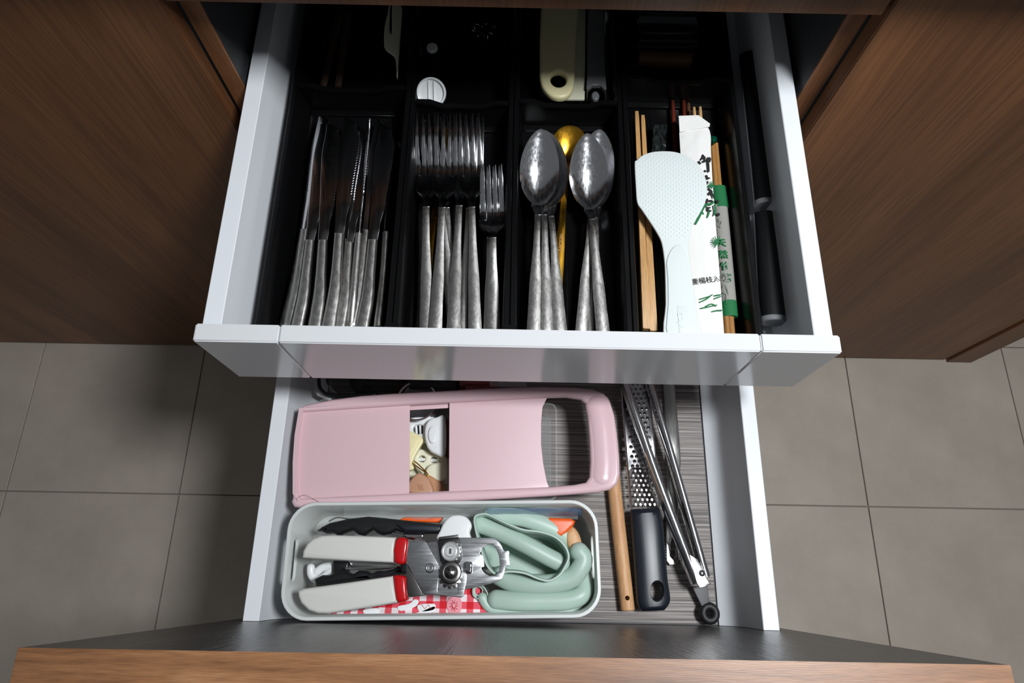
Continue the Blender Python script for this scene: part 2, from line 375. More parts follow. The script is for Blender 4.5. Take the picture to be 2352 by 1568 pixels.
# ------------------------------------------------------------------ cutlery builders (local: handle end at the origin, head towards +Y)
def interp(tab, t):
    for (a, va), (b, vb) in zip(tab, tab[1:]):
        if t <= b:
            k = (t-a)/(b-a); k = k*k*(3-2*k); return va+(vb-va)*k
    return tab[-1][1]
def spl(tab, t):
    """smooth curve through a table"""
    k = len(tab)
    for i in range(k-1):
        if t <= tab[i+1][0] or i == k-2:
            a, b = tab[i], tab[i+1]; p, q = tab[max(i-1, 0)], tab[min(i+2, k-1)]
            h = b[0]-a[0]; x = (t-a[0])/h
            m0 = (b[1]-p[1])/(b[0]-p[0])*h; m1 = (q[1]-a[1])/(q[0]-a[0])*h
            return (2*x**3-3*x*x+1)*a[1]+(x**3-2*x*x+x)*m0+(-2*x**3+3*x*x)*b[1]+(x**3-x*x)*m1
def strip(ys, wf, zf, crown, th, nx=9, xc=lambda y: 0, dish=None):
    """a sheet of metal along Y: half-width wf, height zf, crown (convex) or dish (concave)"""
    top, n = [], nx
    for y in ys:
        w_ = max(wf(y), .0002); row = []
        for i in range(n):
            s = -1+2*i/(n-1); z = zf(y)-crown*(s*s)*(w_/.007)**1
            if dish: z -= dish(y)*(1-s*s)
            row.append((xc(y)+s*w_, y, z))
        top.append(row)
    vs = [p for r_ in top for p in r_]; m_ = len(vs); vs += [(x, y, z-th) for x, y, z in vs]; fs = []; k = len(top)
    for i in range(k-1):
        for j in range(n-1):
            a = i*n+j; fs += [(a, a+1, a+n+1, a+n), (m_+a, m_+a+n, m_+a+n+1, m_+a+1)]
    for i in range(k-1):
        for a, b_ in ((i*n, (i+1)*n), (i*n+n-1, (i+1)*n+n-1)): fs.append((a, b_, m_+b_, m_+a))
    for j in range(n-1):
        for a in (j, (k-1)*n+j): fs.append((a, a+1, m_+a+1, m_+a))
    return fixn(newmesh(vs, fs))
def lin(a, b, n): return [a+(b-a)*i/n for i in range(n+1)]
def handle_mesh(L, y1, w0, w1, zf, th=.0022):
    def wf(y):
        t = y/y1; w_ = interp([(0, w0), (.35, w0*.86), (.8, w1*1.05), (1, w1)], t)
        return w_*min(1, math.sqrt(max(.02, 1-(1-min(y/.004, 1))**2)))
    return strip([0, .0005, .0012, .0025, .004]+lin(.006, y1, 22), wf, zf, .0013, th, 9)
def make_fork(L, W, m_metal, tl=.26, group=None):
    o = bpy.data.objects.new('dinner_fork', None); COL.objects.link(o); o.empty_display_size = .01
    zf = lambda y: spl([(0, .0035), (.3, .007), (.50, .012), (.58, .0115), (.67, .0055), (.74, .0032), (.80, .0058), (.865, .0130), (.93, .0185), (1, .0218)], y/L)
    yh = .565*L; yt = L*(1-tl)
    link('handle', handle_mesh(L, yh, .0066, .0034, zf), M['steelh'] if m_metal is M['steel'] else m_metal, o, local=True)
    wf = lambda y: interp([(0, .0034), (.18, .0038), (.55, W*.44), (.72, W*.5), (1, W*.5)], (y-yh)/(yt-yh))
    hd = link('head', strip(lin(yh-.001, yt, 14), wf, zf, -.0002, .0018, 13, dish=lambda y: .0022*max(0, min(1, (y-yh)/(yt-yh)*1.4))), m_metal, o, local=True)
    nt_ = 4; p = W/nt_*1.0
    for i in range(nt_):
        cx = (-1.5+i)*W/4*1.03
        dz = -.0022*(1-(cx/(W/2))**2)
        xcf = lambda y, cx=cx: cx*(1-.04*(y-yt)/(L-yt))
        link('tine', strip(lin(yt-.001, L, 12), lambda y: interp([(0, W/8*.95), (.12, W/8*.72), (.75, W/8*.46), (1, W/8*.16)], (y-yt)/(L-yt)), (lambda y, dz=dz: zf(y)+dz), .0006, .0017, 5, xcf), m_metal, hd, local=True)
    return o
def make_spoon(L, W, m_metal, bl=.33, round_=False, name='table_spoon'):
    o = bpy.data.objects.new(name, None); COL.objects.link(o); o.empty_display_size = .01
    y0 = L*(1-bl); nk = .06*L
    zf = lambda y: spl([(0, .0035), (.3, .007), (.52, .0115), (.60, .0105), (.68, .0068), (.80, .0150), (.92, .0270), (1, .0330)], y/L)
    link('handle', handle_mesh(L, y0-nk*.5, .0068, .0030, zf), M['steelh'] if m_metal is M['steel'] else m_metal, o, local=True)
    def wf(y):
        if y < y0: return interp([(0, .0030), (1, .0068)], (y-(y0-nk))/nk)
        t = (y-y0)/(L-y0)
        if round_: return max(.0068*(1-t*3), W/2*math.sqrt(max(0, 1-(2*t-1)**2)))
        a = W/2*math.sin(PI*min(1, t**.90))**.58 if t < 1 else .0003
        return max(a, .0068*(1-t*5))
    ys = lin(y0-nk, y0, 5)[:-1]+[y0+(L-y0)*(1-math.cos(PI*i/34))/2 for i in range(35)]
    dish = lambda y: 0 if y < y0 else .0095*(W/.042)*max(0, math.sin(PI*((y-y0)/(L-y0))**.9))**.8
    link('bowl', strip(ys, wf, zf, 0, .0015, 25, dish=dish), M['bowl'] if m_metal is M['steel'] else m_metal, o, local=True); return o
def make_knife(L, W, serr=True):
    o = bpy.data.objects.new('table_knife', None); COL.objects.link(o); o.empty_display_size = .01
    yh = L*.44
    rings = []
    for y in [0, .001, .003]+lin(.006, yh, 18):
        w_ = interp([(0, .0072), (.3, .0066), (.75, .0050), (1, .0046)], y/yh)*min(1, .35+y/.004); h = interp([(0, .0042), (1, .0036)], y/yh)*min(1, .4+y/.004)
        xc = interp([(0, -.0035), (.5, 0), (1, 0)], y/yh)
        rings.append([(xc+w_*math.copysign(abs(math.cos(a))**.6, math.cos(a)), y, .0045+h*math.copysign(abs(math.sin(a))**.7, math.sin(a))) for a in [2*PI*k/16 for k in range(16)]])
    link('handle', loft(rings), M['steelh'], o, local=True)
    n = 90; e, bk = [], []
    for i in range(n+1):
        t = i/n; y = yh+t*(L-yh)
        x = interp([(0, .0048), (.12, .0060), (.3, .0095), (.80, W*.62), (.95, W*.42), (1, W*.1)], t)
        if serr and .32 < t < .95: x += .0006*((i % 2)*2-1)
        e.append((x, y)); bk.append((interp([(0, -.0048), (.1, -.0048), (.7, -.0062), (1, -.0030)], t), y))
    link('blade', plate([e+bk[::-1]], .0037, .0053, .0004, 1), M['steel'], o, 'polished serrated blade' if serr else None, local=True)
    return o
TIPH = {'dinner_fork': .0215, 'cake_fork': .0215, 'brass_fork': .0215, 'table_spoon': .0322, 'brass_spoon': .0322}
def place(o, p1, y1, z1, p0, z0, roll=0, hl=0, floor=True):
    """local point (0,y1) goes to pixel p1 at height z1; the handle runs back through pixel p0 at height z0"""
    hl = TIPH.get(o.name.split('.')[0], 0)
    a, b_ = at(*p1, z1+hl), at(*p0, z0+.004); d = (a-b_-Vector((0, 0, hl-.004))).normalized()
    x = d.cross(Vector((0, 0, 1))).normalized(); z = x.cross(d)
    x, z = math.cos(roll)*x-math.sin(roll)*z, math.cos(roll)*z+math.sin(roll)*x
    q = a-d*y1-z*hl
    o.matrix_world = Matrix(((x.x, d.x, z.x, q.x), (x.y, d.y, z.y, q.y), (x.z, d.z, z.z, q.z), (0, 0, 0, 1)))
    lo_ = min((o.matrix_world @ v.co).z for ch in o.children_recursive if ch.type == 'MESH' for v in ch.data.vertices)
    if lo_ < TFL+.0002: o.location.z += TFL+.0002-lo_

# forks
LF = .243
fork0 = make_fork(LF, .0262, M['steel'])
FK = [  # tip px, z, handle px, z, roll, label
 ((1027, 259), .713, (1000, 745), .708, 0, 'dinner fork in the middle of the row of forks, its tines lying on top'),
 ((978, 258), .710, (978, 745), .704, 0, 'dinner fork at the left of the row, tines overlapping the middle fork'),
 ((1078, 259), .710, (1092, 745), .704, .03, 'dinner fork at the right of the row beside the small cake fork'),
 ((990, 270), .7005, (1040, 745), .699, -.05, 'dinner fork beneath the left fork, its handle crossing to the middle'),
 ((1064, 262), .7035, (1044, 745), .707, .06, 'dinner fork tucked between the middle and right forks'),
 ((1089, 266), .6985, (1066, 745), .694, .05, 'dinner fork lowest under the right-hand fork'),
 ((1006, 268), .6945, (1036, 600), .693, 0, 'dinner fork at the bottom of the pile with slanting handle'),
 ((967, 274), .697, (951, 745), .699, -.45, 'dinner fork leaning against the left wall of its bin, mostly hidden'),
]
for i, (p1, z1, p0, z0, r_, lb) in enumerate(FK):
    o = fork0 if i == 0 else copy_tree(fork0); place(o, p1, LF, z1, p0, z0, r_); tag(o, lb, 'fork', 'dinner forks in the second bin')
small = make_fork(.178, .0248, M['steel'], .30); small.name = 'cake_fork'
place(small, (1131, 376), .178, .712, (1133, 745), .706, 0); tag(small, 'small four-tined cake fork on top at the right of the fork bin', 'fork', 'small cake forks')
o = copy_tree(small); place(o, (1126, 380), .178, .7045, (1124, 745), .700, -.04); tag(o, 'small cake fork almost hidden under the upper cake fork', 'fork', 'small cake forks')
gf = make_fork(.255, .017, M['gold'], .2); gf.name = 'brass_fork'; place(gf, (1020, 284), .255, .6905, (962, 700), .696, -.3); tag(gf, 'thin brass-coloured fork lying under the steel forks', 'fork')

# spoons
LS = .221
sp0 = make_spoon(LS, .0405, M['steel'])
SP = [((1243, 297), .712, (1226, 745), .709, 0, 'tablespoon with scratched bowl, uppermost at the left of the spoon bin'),
      ((1349, 307), .710, (1386, 745), .707, .03, 'tablespoon with scratched bowl, uppermost at the right of the spoon bin'),
      ((1250, 299), .706, (1259, 745), .704, .05, 'tablespoon nested directly under the left-hand upper spoon'),
      ((1258, 304), .701, (1292, 745), .699, .08, 'tablespoon lowest of the left nest, handle slanting right'),
      ((1378, 298), .704, (1345, 745), .700, .10, 'tablespoon behind the right-hand spoon, its tip showing further back')]
for i, (p1, z1, p0, z0, r_, lb) in enumerate(SP):
    o = sp0 if i == 0 else copy_tree(sp0); place(o, p1, LS, z1, p0, z0, r_); tag(o, lb, 'spoon', 'tablespoons in the third bin')
o = make_spoon(.221, .037, M['steel']); place(o, (1380, 308), .221, .6985, (1376, 745), .695, .15); tag(o, 'tablespoon at the bottom right under two other spoons', 'spoon', 'tablespoons in the third bin')
o = make_spoon(.235, .037, M['gold'], .17, True, 'brass_spoon'); place(o, (1312, 289), .235, .697, (1276, 680), .694, 0); tag(o, 'brass-coloured round spoon between the two nests of tablespoons', 'spoon')
tx = text('NESCAFE', .0048, extrude=.00005); xf(tx, (0, .108, .0122), -PI/2); link('lettering', tx, M['bamboo'], o, 'brand lettering along the handle', local=True, smooth=False)
# a knife lying at the left edge of the spoon bin
# knives
LK = .243
kn0 = make_knife(LK, .023)
KN = [((703, 538), .706, (669, 745), .702, -.15, 'table knife leftmost in the knife bin, against the left wall'),
      ((714, 563), .709, (690, 745), .705, 0, 'table knife second from the left in the knife bin, blade flat'),
      ((744, 563), .710, (731, 745), .706, 0, 'table knife third from the left with serrated blade lying flat'),
      ((780, 548), .712, (764, 745), .707, .1, 'table knife fourth from the left, its rounded shoulder crossing a blade'),
      ((803, 568), .705, (787, 745), .701, 0, 'table knife in the middle of the bin with a slim handle'),
      ((858, 562), .709, (840, 745), .705, 0, 'wide-handled table knife right of the upright blade'),
      ((841, 540), .703, (818, 745), .700, .35, 'table knife half hidden just right of the upright blade'),
      ((879, 542), .705, (866, 745), .702, 1.2, 'table knife on its edge against the right wall of the knife bin'),
      ((834, 545), .711, (816, 735), .705, -1.2, 'table knife standing on its back with a bright serrated edge')]
for i, (p1, z1, p0, z0, r_, lb) in enumerate(KN):
    o = kn0 if i == 0 else copy_tree(kn0); place(o, p1, LK*.43, z1, p0, z0, r_); tag(o, lb, 'knife', 'table knives in the first bin')

# ------------------------------------------------------------------ fourth bin: chopsticks, rice paddle, paper sleeve
def stick(name, tip, zt, tail, zb, m_, lb, grp, w0=.0022, w1=.0040, sq=False):
    a, b_ = at(*tip, zt), at(*tail, zb); d = (a-b_).normalized(); s = d.cross(Vector((0, 0, 1))).normalized(); u = s.cross(d)
    n = 4 if sq else 10; rings = []
    for t in (0, .004, .3, .6, .97, 1):
        c = b_.lerp(a, t); r_ = w1+(w0-w1)*t
        if t in (0, 1): r_ *= .82
        k = 1.3 if sq else 1
        rings.append([c+s*r_*k*math.cos(2*PI*j/n+PI/4)+u*r_*k*math.sin(2*PI*j/n+PI/4) for j in range(n)])
    return solo(name, loft(rings), m_, lb, 'chopstick', b_, grp)
G1 = 'pale bamboo chopsticks by the rice paddle'
stick('chopstick', (1462, 257), .708, (1484, 757), .713, M['bamboo'], 'pale bamboo chopstick furthest left in the chopstick bin', G1, sq=True)
stick('chopstick', (1476, 266), .706, (1500, 762), .711, M['bamboo'], 'pale bamboo chopstick second from the left, tucked under the paddle', G1, sq=True)
stick('chopstick', (1545, 232), .698, (1570, 700), .698, M['lacquer'], 'dark red lacquered chopstick left of the paper sleeve', 'red lacquered chopsticks')
stick('chopstick', (1570, 228), .696, (1592, 700), .696, M['lacquer'], 'dark red lacquered chopstick disappearing under the paper sleeve', 'red lacquered chopsticks')
stick('chopstick', (1581, 236), .692, (1602, 700), .692, M['darkbrown'], 'dark brown chopstick beside the red one behind the sleeve', 'red lacquered chopsticks')
G3 = 'light chopstick tips behind the sleeve'
stick('chopstick', (1594, 247), .706, (1622, 690), .702, M['bamboo'], 'light wooden chopstick tip just above the sleeve, the left of two', G3, .0019, .0028)
stick('chopstick', (1608, 246), .706, (1634, 690), .702, M['bamboo'], 'light wooden chopstick tip just above the sleeve, the right of two', G3, .0019, .0028)
# clear black-looking wrapper
wp = []
for i in range(9):
    row = []
    for j in range(7):
        p = at(1494+j*5.2+random.uniform(-2, 2)+(8-i)*1.2, 286+i*9+random.uniform(-2, 2), .703+random.uniform(-.003, .004)); row.append(p)
    wp.append(row)
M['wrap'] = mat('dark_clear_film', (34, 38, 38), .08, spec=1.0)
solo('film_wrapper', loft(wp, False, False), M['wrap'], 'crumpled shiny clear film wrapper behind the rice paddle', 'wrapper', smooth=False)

# bamboo pair in a printed wrapper at the right
zc = .700
bc = thing('wrapped_chopsticks', 'wrapped bamboo chopsticks with green print along the right of the paper sleeve', 'chopsticks', at(1684, 760, zc-.004))
for dx in (0, 7.5):
    a, b_ = at(1636+dx, 330, zc), at(1671+dx*1.35, 775, zc)
    link('stick', tube([b_, b_.lerp(a, .5), a], [.0036, .0034, .0028], 10), M['bamboo2'], bc)
pa, pb = at(1653, 450, zc+.001), at(1677, 728, zc+.001)
M['wraptrans'] = mat('shaded_milky_wrapper', (150, 148, 142), .4)  # shade painted in as a greyer film colour
link('wrapper', tube([pb, pb.lerp(pa, .35), pb.lerp(pa, .7), pa], [.0078, .0078, .0077, .0074], 14, flat=.62), M['wraptrans'], bc)
def onwrap(pa_, pb_, rad): return link('green_band', tube([at(*pb_, zc+.001), at(*pa_, zc+.001)], rad, 14, flat=.63), M['green'], bc)
onwrap((1650, 430), (1657, 478), .0079); onwrap((1674, 692), (1677, 728), .0080)
g = at(1638, 322, .709); link('foil_cap', lathe([(.0005, -.004), (.0036, -.003), (.0045, 0), (.0036, .003), (.0005, .004)], 10, g), M['greencap'], bc)
ang = math.atan2(pa.y-pb.y, pa.x-pb.x)-PI/2
for i, ch in enumerate('天然竹箸'):
    p = at(1657.5+i*4.3, 558+i*27, zc+.0067); t_ = text(ch, .0096, extrude=.00006, bold=.0003); xf(t_, p, ang+.02); link('printed_character', t_, M['green'], bc, smooth=False)
for (u, v, a, l) in ((1661, 660, 1.2, .008), (1664, 672, 2.2, .007), (1670, 665, 1.75, .012), (1668, 684, 1.5, .012), (1662, 690, .4, .004), (1652, 506, 1.7, .007), (1656, 512, 1.2, .006), (1654, 520, 2.0, .005)):
    p = at(u, v, zc+.0067); d = Vector((math.cos(a), math.sin(a), 0))*l/2
    link('printed_leaf', tube([p-d, p, p+d], [.0001, .00035, .0001], 6, flat=.3), M['thinink'], bc)
for u, v, r_ in ((1648, 462, .0018), (1650, 492, .0018)):
    link('printed_dot', plate([circ(*at(u, v, zc+.0064)[:2], r_, 12)], zc+.0062, zc+.0064), M['ink'], bc)

# paper sleeve
sz = .7155
sl_px = [(1558, 267), (1580, 266), (1604, 265), (1631, 284), (1630, 292), (1632, 306), (1632, 330), (1636, 400), (1642, 480), (1648, 560), (1655, 660), (1664, 776), (1590, 776), (1584, 690), (1577, 560), (1570, 440), (1564, 360), (1560, 310)]
cx_ = lambda y: 0
L1 = axy(sl_px, sz)
ps = thing('paper_chopstick_sleeve', 'white paper chopstick sleeve printed with brush characters and green pine sprigs', 'sleeve', (*at(1625, 770, sz)[:2], sz-.004))
def grid_fill(poly, nx, ny, zf):
    """fill a long outline (given as left and right sides) with a grid"""
    return None
Lft = [(1558, 267), (1560, 300), (1563, 350), (1568, 420), (1573, 500), (1579, 590), (1584, 680), (1590, 776)]
Rgt = [(1604, 265), (1630, 300), (1633, 350), (1637, 420), (1643, 500), (1650, 590), (1657, 680), (1664, 776)]
Lc, Rc = cat(Lft, 4, False), cat(Rgt, 4, False)
rowsT, rowsB = [], []
for i, (a, b_) in enumerate(zip(Lc, Rc)):
    rt = []
    for j in range(13):
        s = j/12; u, v = a[0]+(b_[0]-a[0])*s, a[1]+(b_[1]-a[1])*s
        zz = sz+.0022*math.sin(PI*s)*min(1, i/5)+.0008*math.exp(-((s-.62)/.1)**2)*min(1, i/7)+.0007*math.sin(i*1.3+j*.9)*(1 if i < 6 else .1)
        rt.append(at(u, v, zz))
    rowsT.append(rt)
vs = [p for r_ in rowsT for p in r_]; nT = len(vs); vs += [p-Vector((0, 0, .0025*(0 if j in (0, 12) else 1)+.0003)) for r_ in rowsT for j, p in enumerate(r_)]
fs = []; H_ = len(rowsT)
for i in range(H_-1):
    for j in range(12):
        a = i*13+j; fs += [(a, a+1, a+14, a+13), (nT+a, nT+a+13, nT+a+14, nT+a+1)]
    for a, b_ in ((i*13, i*13+13), (i*13+12, i*13+25)): fs.append((a, b_, nT+b_, nT+a))
for j in range(12):
    for a in (j, (H_-1)*13+j): fs.append((a, a+1, nT+a+1, nT+a))
link('sleeve', fixn(newmesh(vs, fs)), M['paper'], ps)
flp = plate([axy([(1559, 266), (1604, 264.5), (1631, 284), (1629.5, 291), (1561, 303)], sz+.0022)], sz+.0018, sz+.0023)
link('folded_flap', flp, M['paper'], ps)
PZ = sz+.0034
def brush(pts, r_, m_=None, nm='brush_stroke'):
    P = [at(u, v, PZ) for u, v in cat(pts, 4, False)]; n = len(P); R_ = [r_*(.75+.35*math.sin(PI*min(1, .15+i/(n-1)*.85))) for i in range(n)]
    link(nm, tube(P, R_, 6, flat=.12), m_ or M['ink'], ps)
for pts, r_ in (([(1615, 355), (1613, 362), (1608, 368)], .0011), ([(1604, 370), (1609, 377)], .0013), ([(1612, 364), (1621, 361)], .0009), ([(1617, 358), (1619, 372)], .0010), ([(1612, 372), (1621, 370)], .0010),
                ([(1624, 363), (1631, 363), (1630, 371), (1625, 373)], .0009), ([(1625, 364), (1627, 380), (1628, 395)], .0011), ([(1619, 394), (1621, 391)], .0013),
                ([(1622, 402), (1625, 412)], .0012), ([(1624, 409), (1631, 409)], .0010), ([(1626, 416), (1622, 424)], .0010), ([(1626, 432), (1635, 440), (1630, 447)], .0010), ([(1627, 447), (1633, 441), (1640, 455)], .0011),
                ([(1624, 462), (1635, 461), (1637, 468)], .0010), ([(1627, 470), (1634, 469)], .0009), ([(1625, 456), (1621, 476)], .0009), ([(1626, 475), (1625, 483), (1634, 484)], .0012), ([(1627, 478), (1632, 476)], .0009)):
    brush(pts, r_)
def sprig(pts, r_=.0009): brush(pts, r_, M['green'], 'pine_sprig')
for a in range(9):
    t = math.radians(150+a*22); sprig([(1635, 428), (1635+12*math.cos(t)*.8, 428+13*math.sin(t))], .00028)
sprig([(1626, 428), (1634, 426), (1640, 431)], .0010); sprig([(1640, 463), (1633, 468), (1622, 470), (1614, 480), (1606, 498), (1597, 515)], .0012); sprig([(1626, 478), (1628, 488), (1624, 500)], .0009); sprig([(1640, 470), (1643, 485), (1640, 495)], .0009); sprig([(1612, 487), (1616, 492)], .0010)
for a in range(9):
    t = math.radians(120+a*20); sprig([(1650, 556), (1650+18*math.cos(t), 556+15*math.sin(t))], .0004)
for pts in (((1607, 687), (1628, 681), (1637, 676)), ((1607, 694), (1622, 687), (1634, 678)), ((1640, 679), (1658, 676)), ((1640, 686), (1657, 680)), ((1609, 708), (1625, 705), (1647, 700)), ((1620, 704), (1634, 698), (1646, 703)), ((1634, 716), (1646, 713), (1662, 712))):
    sprig(list(pts), .0006)
t_ = text('妻楊枝入り', .0072, extrude=.00005); xf(t_, at(1630, 643, PZ+.0001), .16); link('printed_line', t_, M['ink'], ps, 'small black line of characters', smooth=False)

# rice paddle
pz = .7265
head = [(1458, 374), (1463, 366), (1477, 354), (1500, 346), (1530, 344), (1556, 347), (1580, 357), (1600, 372), (1614, 392), (1622, 415), (1624, 440), (1619, 466), (1606, 492), (1594, 512), (1585, 534), (1581, 560),
        (1583, 600), (1590, 650), (1597, 700), (1603, 740), (1607, 776), (1528, 776), (1528, 700), (1527, 640), (1525, 600), (1519, 560), (1508, 536), (1490, 508), (1474, 484), (1463, 466), (1460, 430)]
rp = thing('rice_paddle', 'pale mint-white rice paddle with dimpled head lying over the chopsticks', 'paddle', (*at(1560, 770, pz)[:2], pz-.003))
hp = axy(cat(head, 4), pz)
yn = at(1550, 540, pz).y
def pw(v): 
    k = max(0, (v.y-yn)/.08); return (v.x, v.y, v.z+.0022-.004*k*k*.6)
link('paddle_body', plate([hp], pz-.0030, pz, .0012, 3, warp=pw), M['paddle'], rp)
hnd = [(1533, 776), (1533, 700), (1532, 640), (1530, 600), (1545, 570), (1562, 566), (1575, 590), (1582, 640), (1590, 700), (1597, 776)]
link('raised_grip', plate([axy(cat(hnd, 3), pz)], pz+.0018, pz+.0034, .0010, 3), M['paddle'], rp)
link('name_plate', plate([axy([(1553, 705), (1575, 705), (1581, 776), (1558, 776)], pz)], pz+.003, pz+.0037, .0002), M['paddle'], rp)
t_ = text('ZOJIRUSHI', .0064, extrude=.0003); xf(t_, at(1565, 752, pz+.0038), -PI/2+.05); link('embossed_lettering', t_, M['paddle'], rp, smooth=False)
bv, bf = [], []
def dome(c, r_, h):
    b0 = len(bv); n = 8
    for ra, hh in ((1, 0), (.7, .7)):
        for k in range(n): bv.append((c[0]+r_*ra*math.cos(2*PI*k/n), c[1]+r_*ra*math.sin(2*PI*k/n), c[2]+h*hh))
    bv.append((c[0], c[1], c[2]+h))
    for k in range(n):
        k2 = (k+1) % n; bf.append((b0+k, b0+k2, b0+n+k2, b0+n+k)); bf.append((b0+n+k, b0+n+k2, b0+2*n))
def inside(p, poly):
    c = False; j = len(poly)-1
    for i in range(len(poly)):
        if (poly[i][1] > p[1]) != (poly[j][1] > p[1]) and p[0] < (poly[j][0]-poly[i][0])*(p[1]-poly[i][1])/(poly[j][1]-poly[i][1])+poly[i][0]: c = not c
        j = i
    return c
hc = cat(head, 4); ctr = (1542, 440)
for i in range(-22, 23):
    for j in range(-22, 23):
        u = 1542+i*6.4+j*6.4; v = 440+i*6.4*.72-j*6.4*.9
        if v < 548 and inside((ctr[0]+(u-ctr[0])*1.07, ctr[1]+(v-ctr[1])*1.07), hc):
            p = at(u, v, pz+.001); q = pw(Vector((p.x, p.y, pz))); dome((q[0], q[1], q[2]-.0002), .00105, .0009)
bo = link('dimple_texture', newmesh(bv, bf), M['paddle'], rp); bo['kind'] = 'stuff'

# ------------------------------------------------------------------ black handles in the gap right of the tray
def gaphandle(top, bot, zc_, lb, rr, ring_top=None):
    a, b_ = at(*top, zc_), at(*bot, zc_); o = thing('black_handled_tool', lb, 'kitchen tool', (*b_[:2], zc_-rr[0]), 'black-handled tools beside the tray')
    n = len(rr); P = [b_.lerp(a, i/(n-1)) for i in range(n)]
    d = (a-b_).normalized()
    link('handle', tube(P, rr, 20, flat=.8), M['black'], o)
    link('end_cap', tube([b_-d*.004, b_-d*.003, b_, b_+d*.001], [rr[0]*.9, rr[0]*1.0, rr[0]*1.04, rr[0]*1.02], 20, flat=.8), M['greyp'], o, 'grey end cap'); return o
gaphandle((1722, 130), (1759, 466), .711, 'black-handled tool in the gap right of the tray, the one further back', [.0122, .0120, .0120, .0120, .0120, .012])
gaphandle((1755, 492), (1776, 733), .711, 'black-handled tool in the gap right of the tray, nearest the drawer front', [.0130, .0128, .0125, .0120, .0112, .0106])

# ------------------------------------------------------------------ things in the dark back compartments
pc = thing('cream_peeler', 'cream plastic handle with a hanging hole in the back of the spoon bin', 'kitchen tool', at(1283, 215, .70))
ph = .722
out = [(1240, 150), (1240, 175), (1246, 198), (1262, 216), (1282, 223), (1303, 219), (1316, 203), (1320, 180), (1322, 140), (1326, 60), (1330, 0), (1333, -60), (1246, -60), (1244, 0), (1240, 80)]
link('handle', plate([axy(cat(out, 4), ph), circ(*at(1283, 180, ph)[:2], .0088, 26, .0105)], ph-.010, ph, .0035, 4), M['cream'], pc)
solo('ivory_board', plate([axy([(1300, 228), (1343, 228), (1346, -50), (1300, -50)], .705)], .702, .705, .0005), M['creamw'], 'flat ivory piece beneath the cream handle', 'board')
gy = thing('grey_ladle', 'grey plastic handle with a hanging hole right of the cream one', 'kitchen tool', at(1373, 225, .70))
link('handle', plate([axy(cat([(1350, 235), (1349, 215), (1360, 196), (1374, 194), (1388, 202), (1390, 235), (1391, 100), (1388, -40), (1352, -40), (1349, 100)][0:0]+[(1349, 232), (1351, 205), (1362, 195), (1380, 195), (1389, 206), (1391, 232), (1391, 232), (1390, 60), (1388, -40), (1352, -40), (1350, 60)], 1), .712), circ(*at(1368, 218, .712)[:2], .0045, 16, .006)], .705, .712, .002, 3), M['greyp'], gy)
solo('steel_strip_tool', plate([axy([(1392, 232), (1403, 232), (1400, -40), (1386, -40)], .712)], .708, .712, .001), M['steelb'], 'narrow steel tool at the right edge of the bin behind the spoons', 'kitchen tool')
wc = thing('white_cap', 'round white plastic disc with raised rim leaning behind the fork bin divider', 'disc', at(991, 225, .70))  # round white plastic cap with a raised rim
axm = Matrix.Rotation(.70, 3, 'X')
c = at(991, 213, .724)
link('rim', lathe([(.0145, -.004), (.0158, -.004), (.0158, .0035), (.0150, .0045), (.0138, .004), (.0135, .001), (.0002, .001), (.0002, -.002), (.0140, -.002)], 36, c, axm, False), M['plasticw'], wc)
for s in (-1, 1): me = box(-.0004, .0004, -.012, .012, .001, .003); me.transform(Matrix.Translation(c) @ axm.to_4x4() @ Matrix.Translation((s*.003, 0, 0))); link('rib', me, M['plasticw'], wc, smooth=False)
solo('white_disc', lathe([(.0056, 0), (.0064, .001), (.0064, .0035), (.0052, .0045), (.0005, .0045)], 28, at(993, 114, .7145)), M['plasticw'], 'small round white disc deep in the fork bin', 'disc')
solo('white_strip', plate([axy([(941, 190), (946, 186), (948, 232), (941, 240)], .724)], .695, .722, .001), M['plasticw'], 'white plastic edge beside the round cap', 'strip')
def flatfork():
    o = thing('cream_spatula', 'pale cream slotted spatula at the back of the knife bin', 'spatula', at(905, 100, .70)); z = .7175
    link('blade', plate([axy(cat([(893, 8), (890, 30), (883, 60), (882, 105), (892, 118), (903, 126), (909, 140), (911, 175), (913, 175), (916, 140), (919, 90), (924, 30), (921, 12), (908, 8), (900, 12), (900, 60), (898, 78), (894, 62), (896, 10)], 2), z)], z-.003, z, .001), M['creamw'], o)
flatfork()
for k, (a, b_) in enumerate((((783, 20), (742, 200)), ((800, 30), (776, 200)))):
    o = solo('wooden_spatula', tube([at(*b_, .701), at(*a, .703)], [.0038, .0055], 10, flat=.6), M['shadewood'], ['brown wooden utensil handle deep in the knife bin, the left of two', 'brown wooden utensil handle deep in the knife bin, the right of two'][k], 'utensil', group='wooden utensils in the knife bin')
solo('corkscrew_roll', tube([at(1466, 134, .703), at(1586, 140, .703)], .0085, 20), M['darkbrown'], 'short brown wooden roll behind the chopstick bin divider', 'roll')
cb = thing('clear_case', 'clear plastic case at the very back of the chopstick bin', 'case', at(1530, 60, .70))
for v, z in ((72, .722), (106, .720), (30, .722)):
    link('ridge', tube([at(1465, v, z), at(1535, v+3, z), at(1605, v+1, z)], .0010, 8), M['clear'], cb)
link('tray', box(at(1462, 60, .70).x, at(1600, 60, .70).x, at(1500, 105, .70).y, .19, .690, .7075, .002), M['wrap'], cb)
solo('wire_whisk_head', tube([Vector(at(1112, 72, .71))+Vector((.011*math.cos(a*.5)*(1+.25*math.sin(a*4)), .009*math.sin(a*.5)*(1+.25*math.sin(a*4)), .004*math.sin(a*3))) for a in [i*.16 for i in range(80)]], .0005, 6), M['steel'], 'small coiled wire whisk in the dark back of the fork bin', 'whisk')
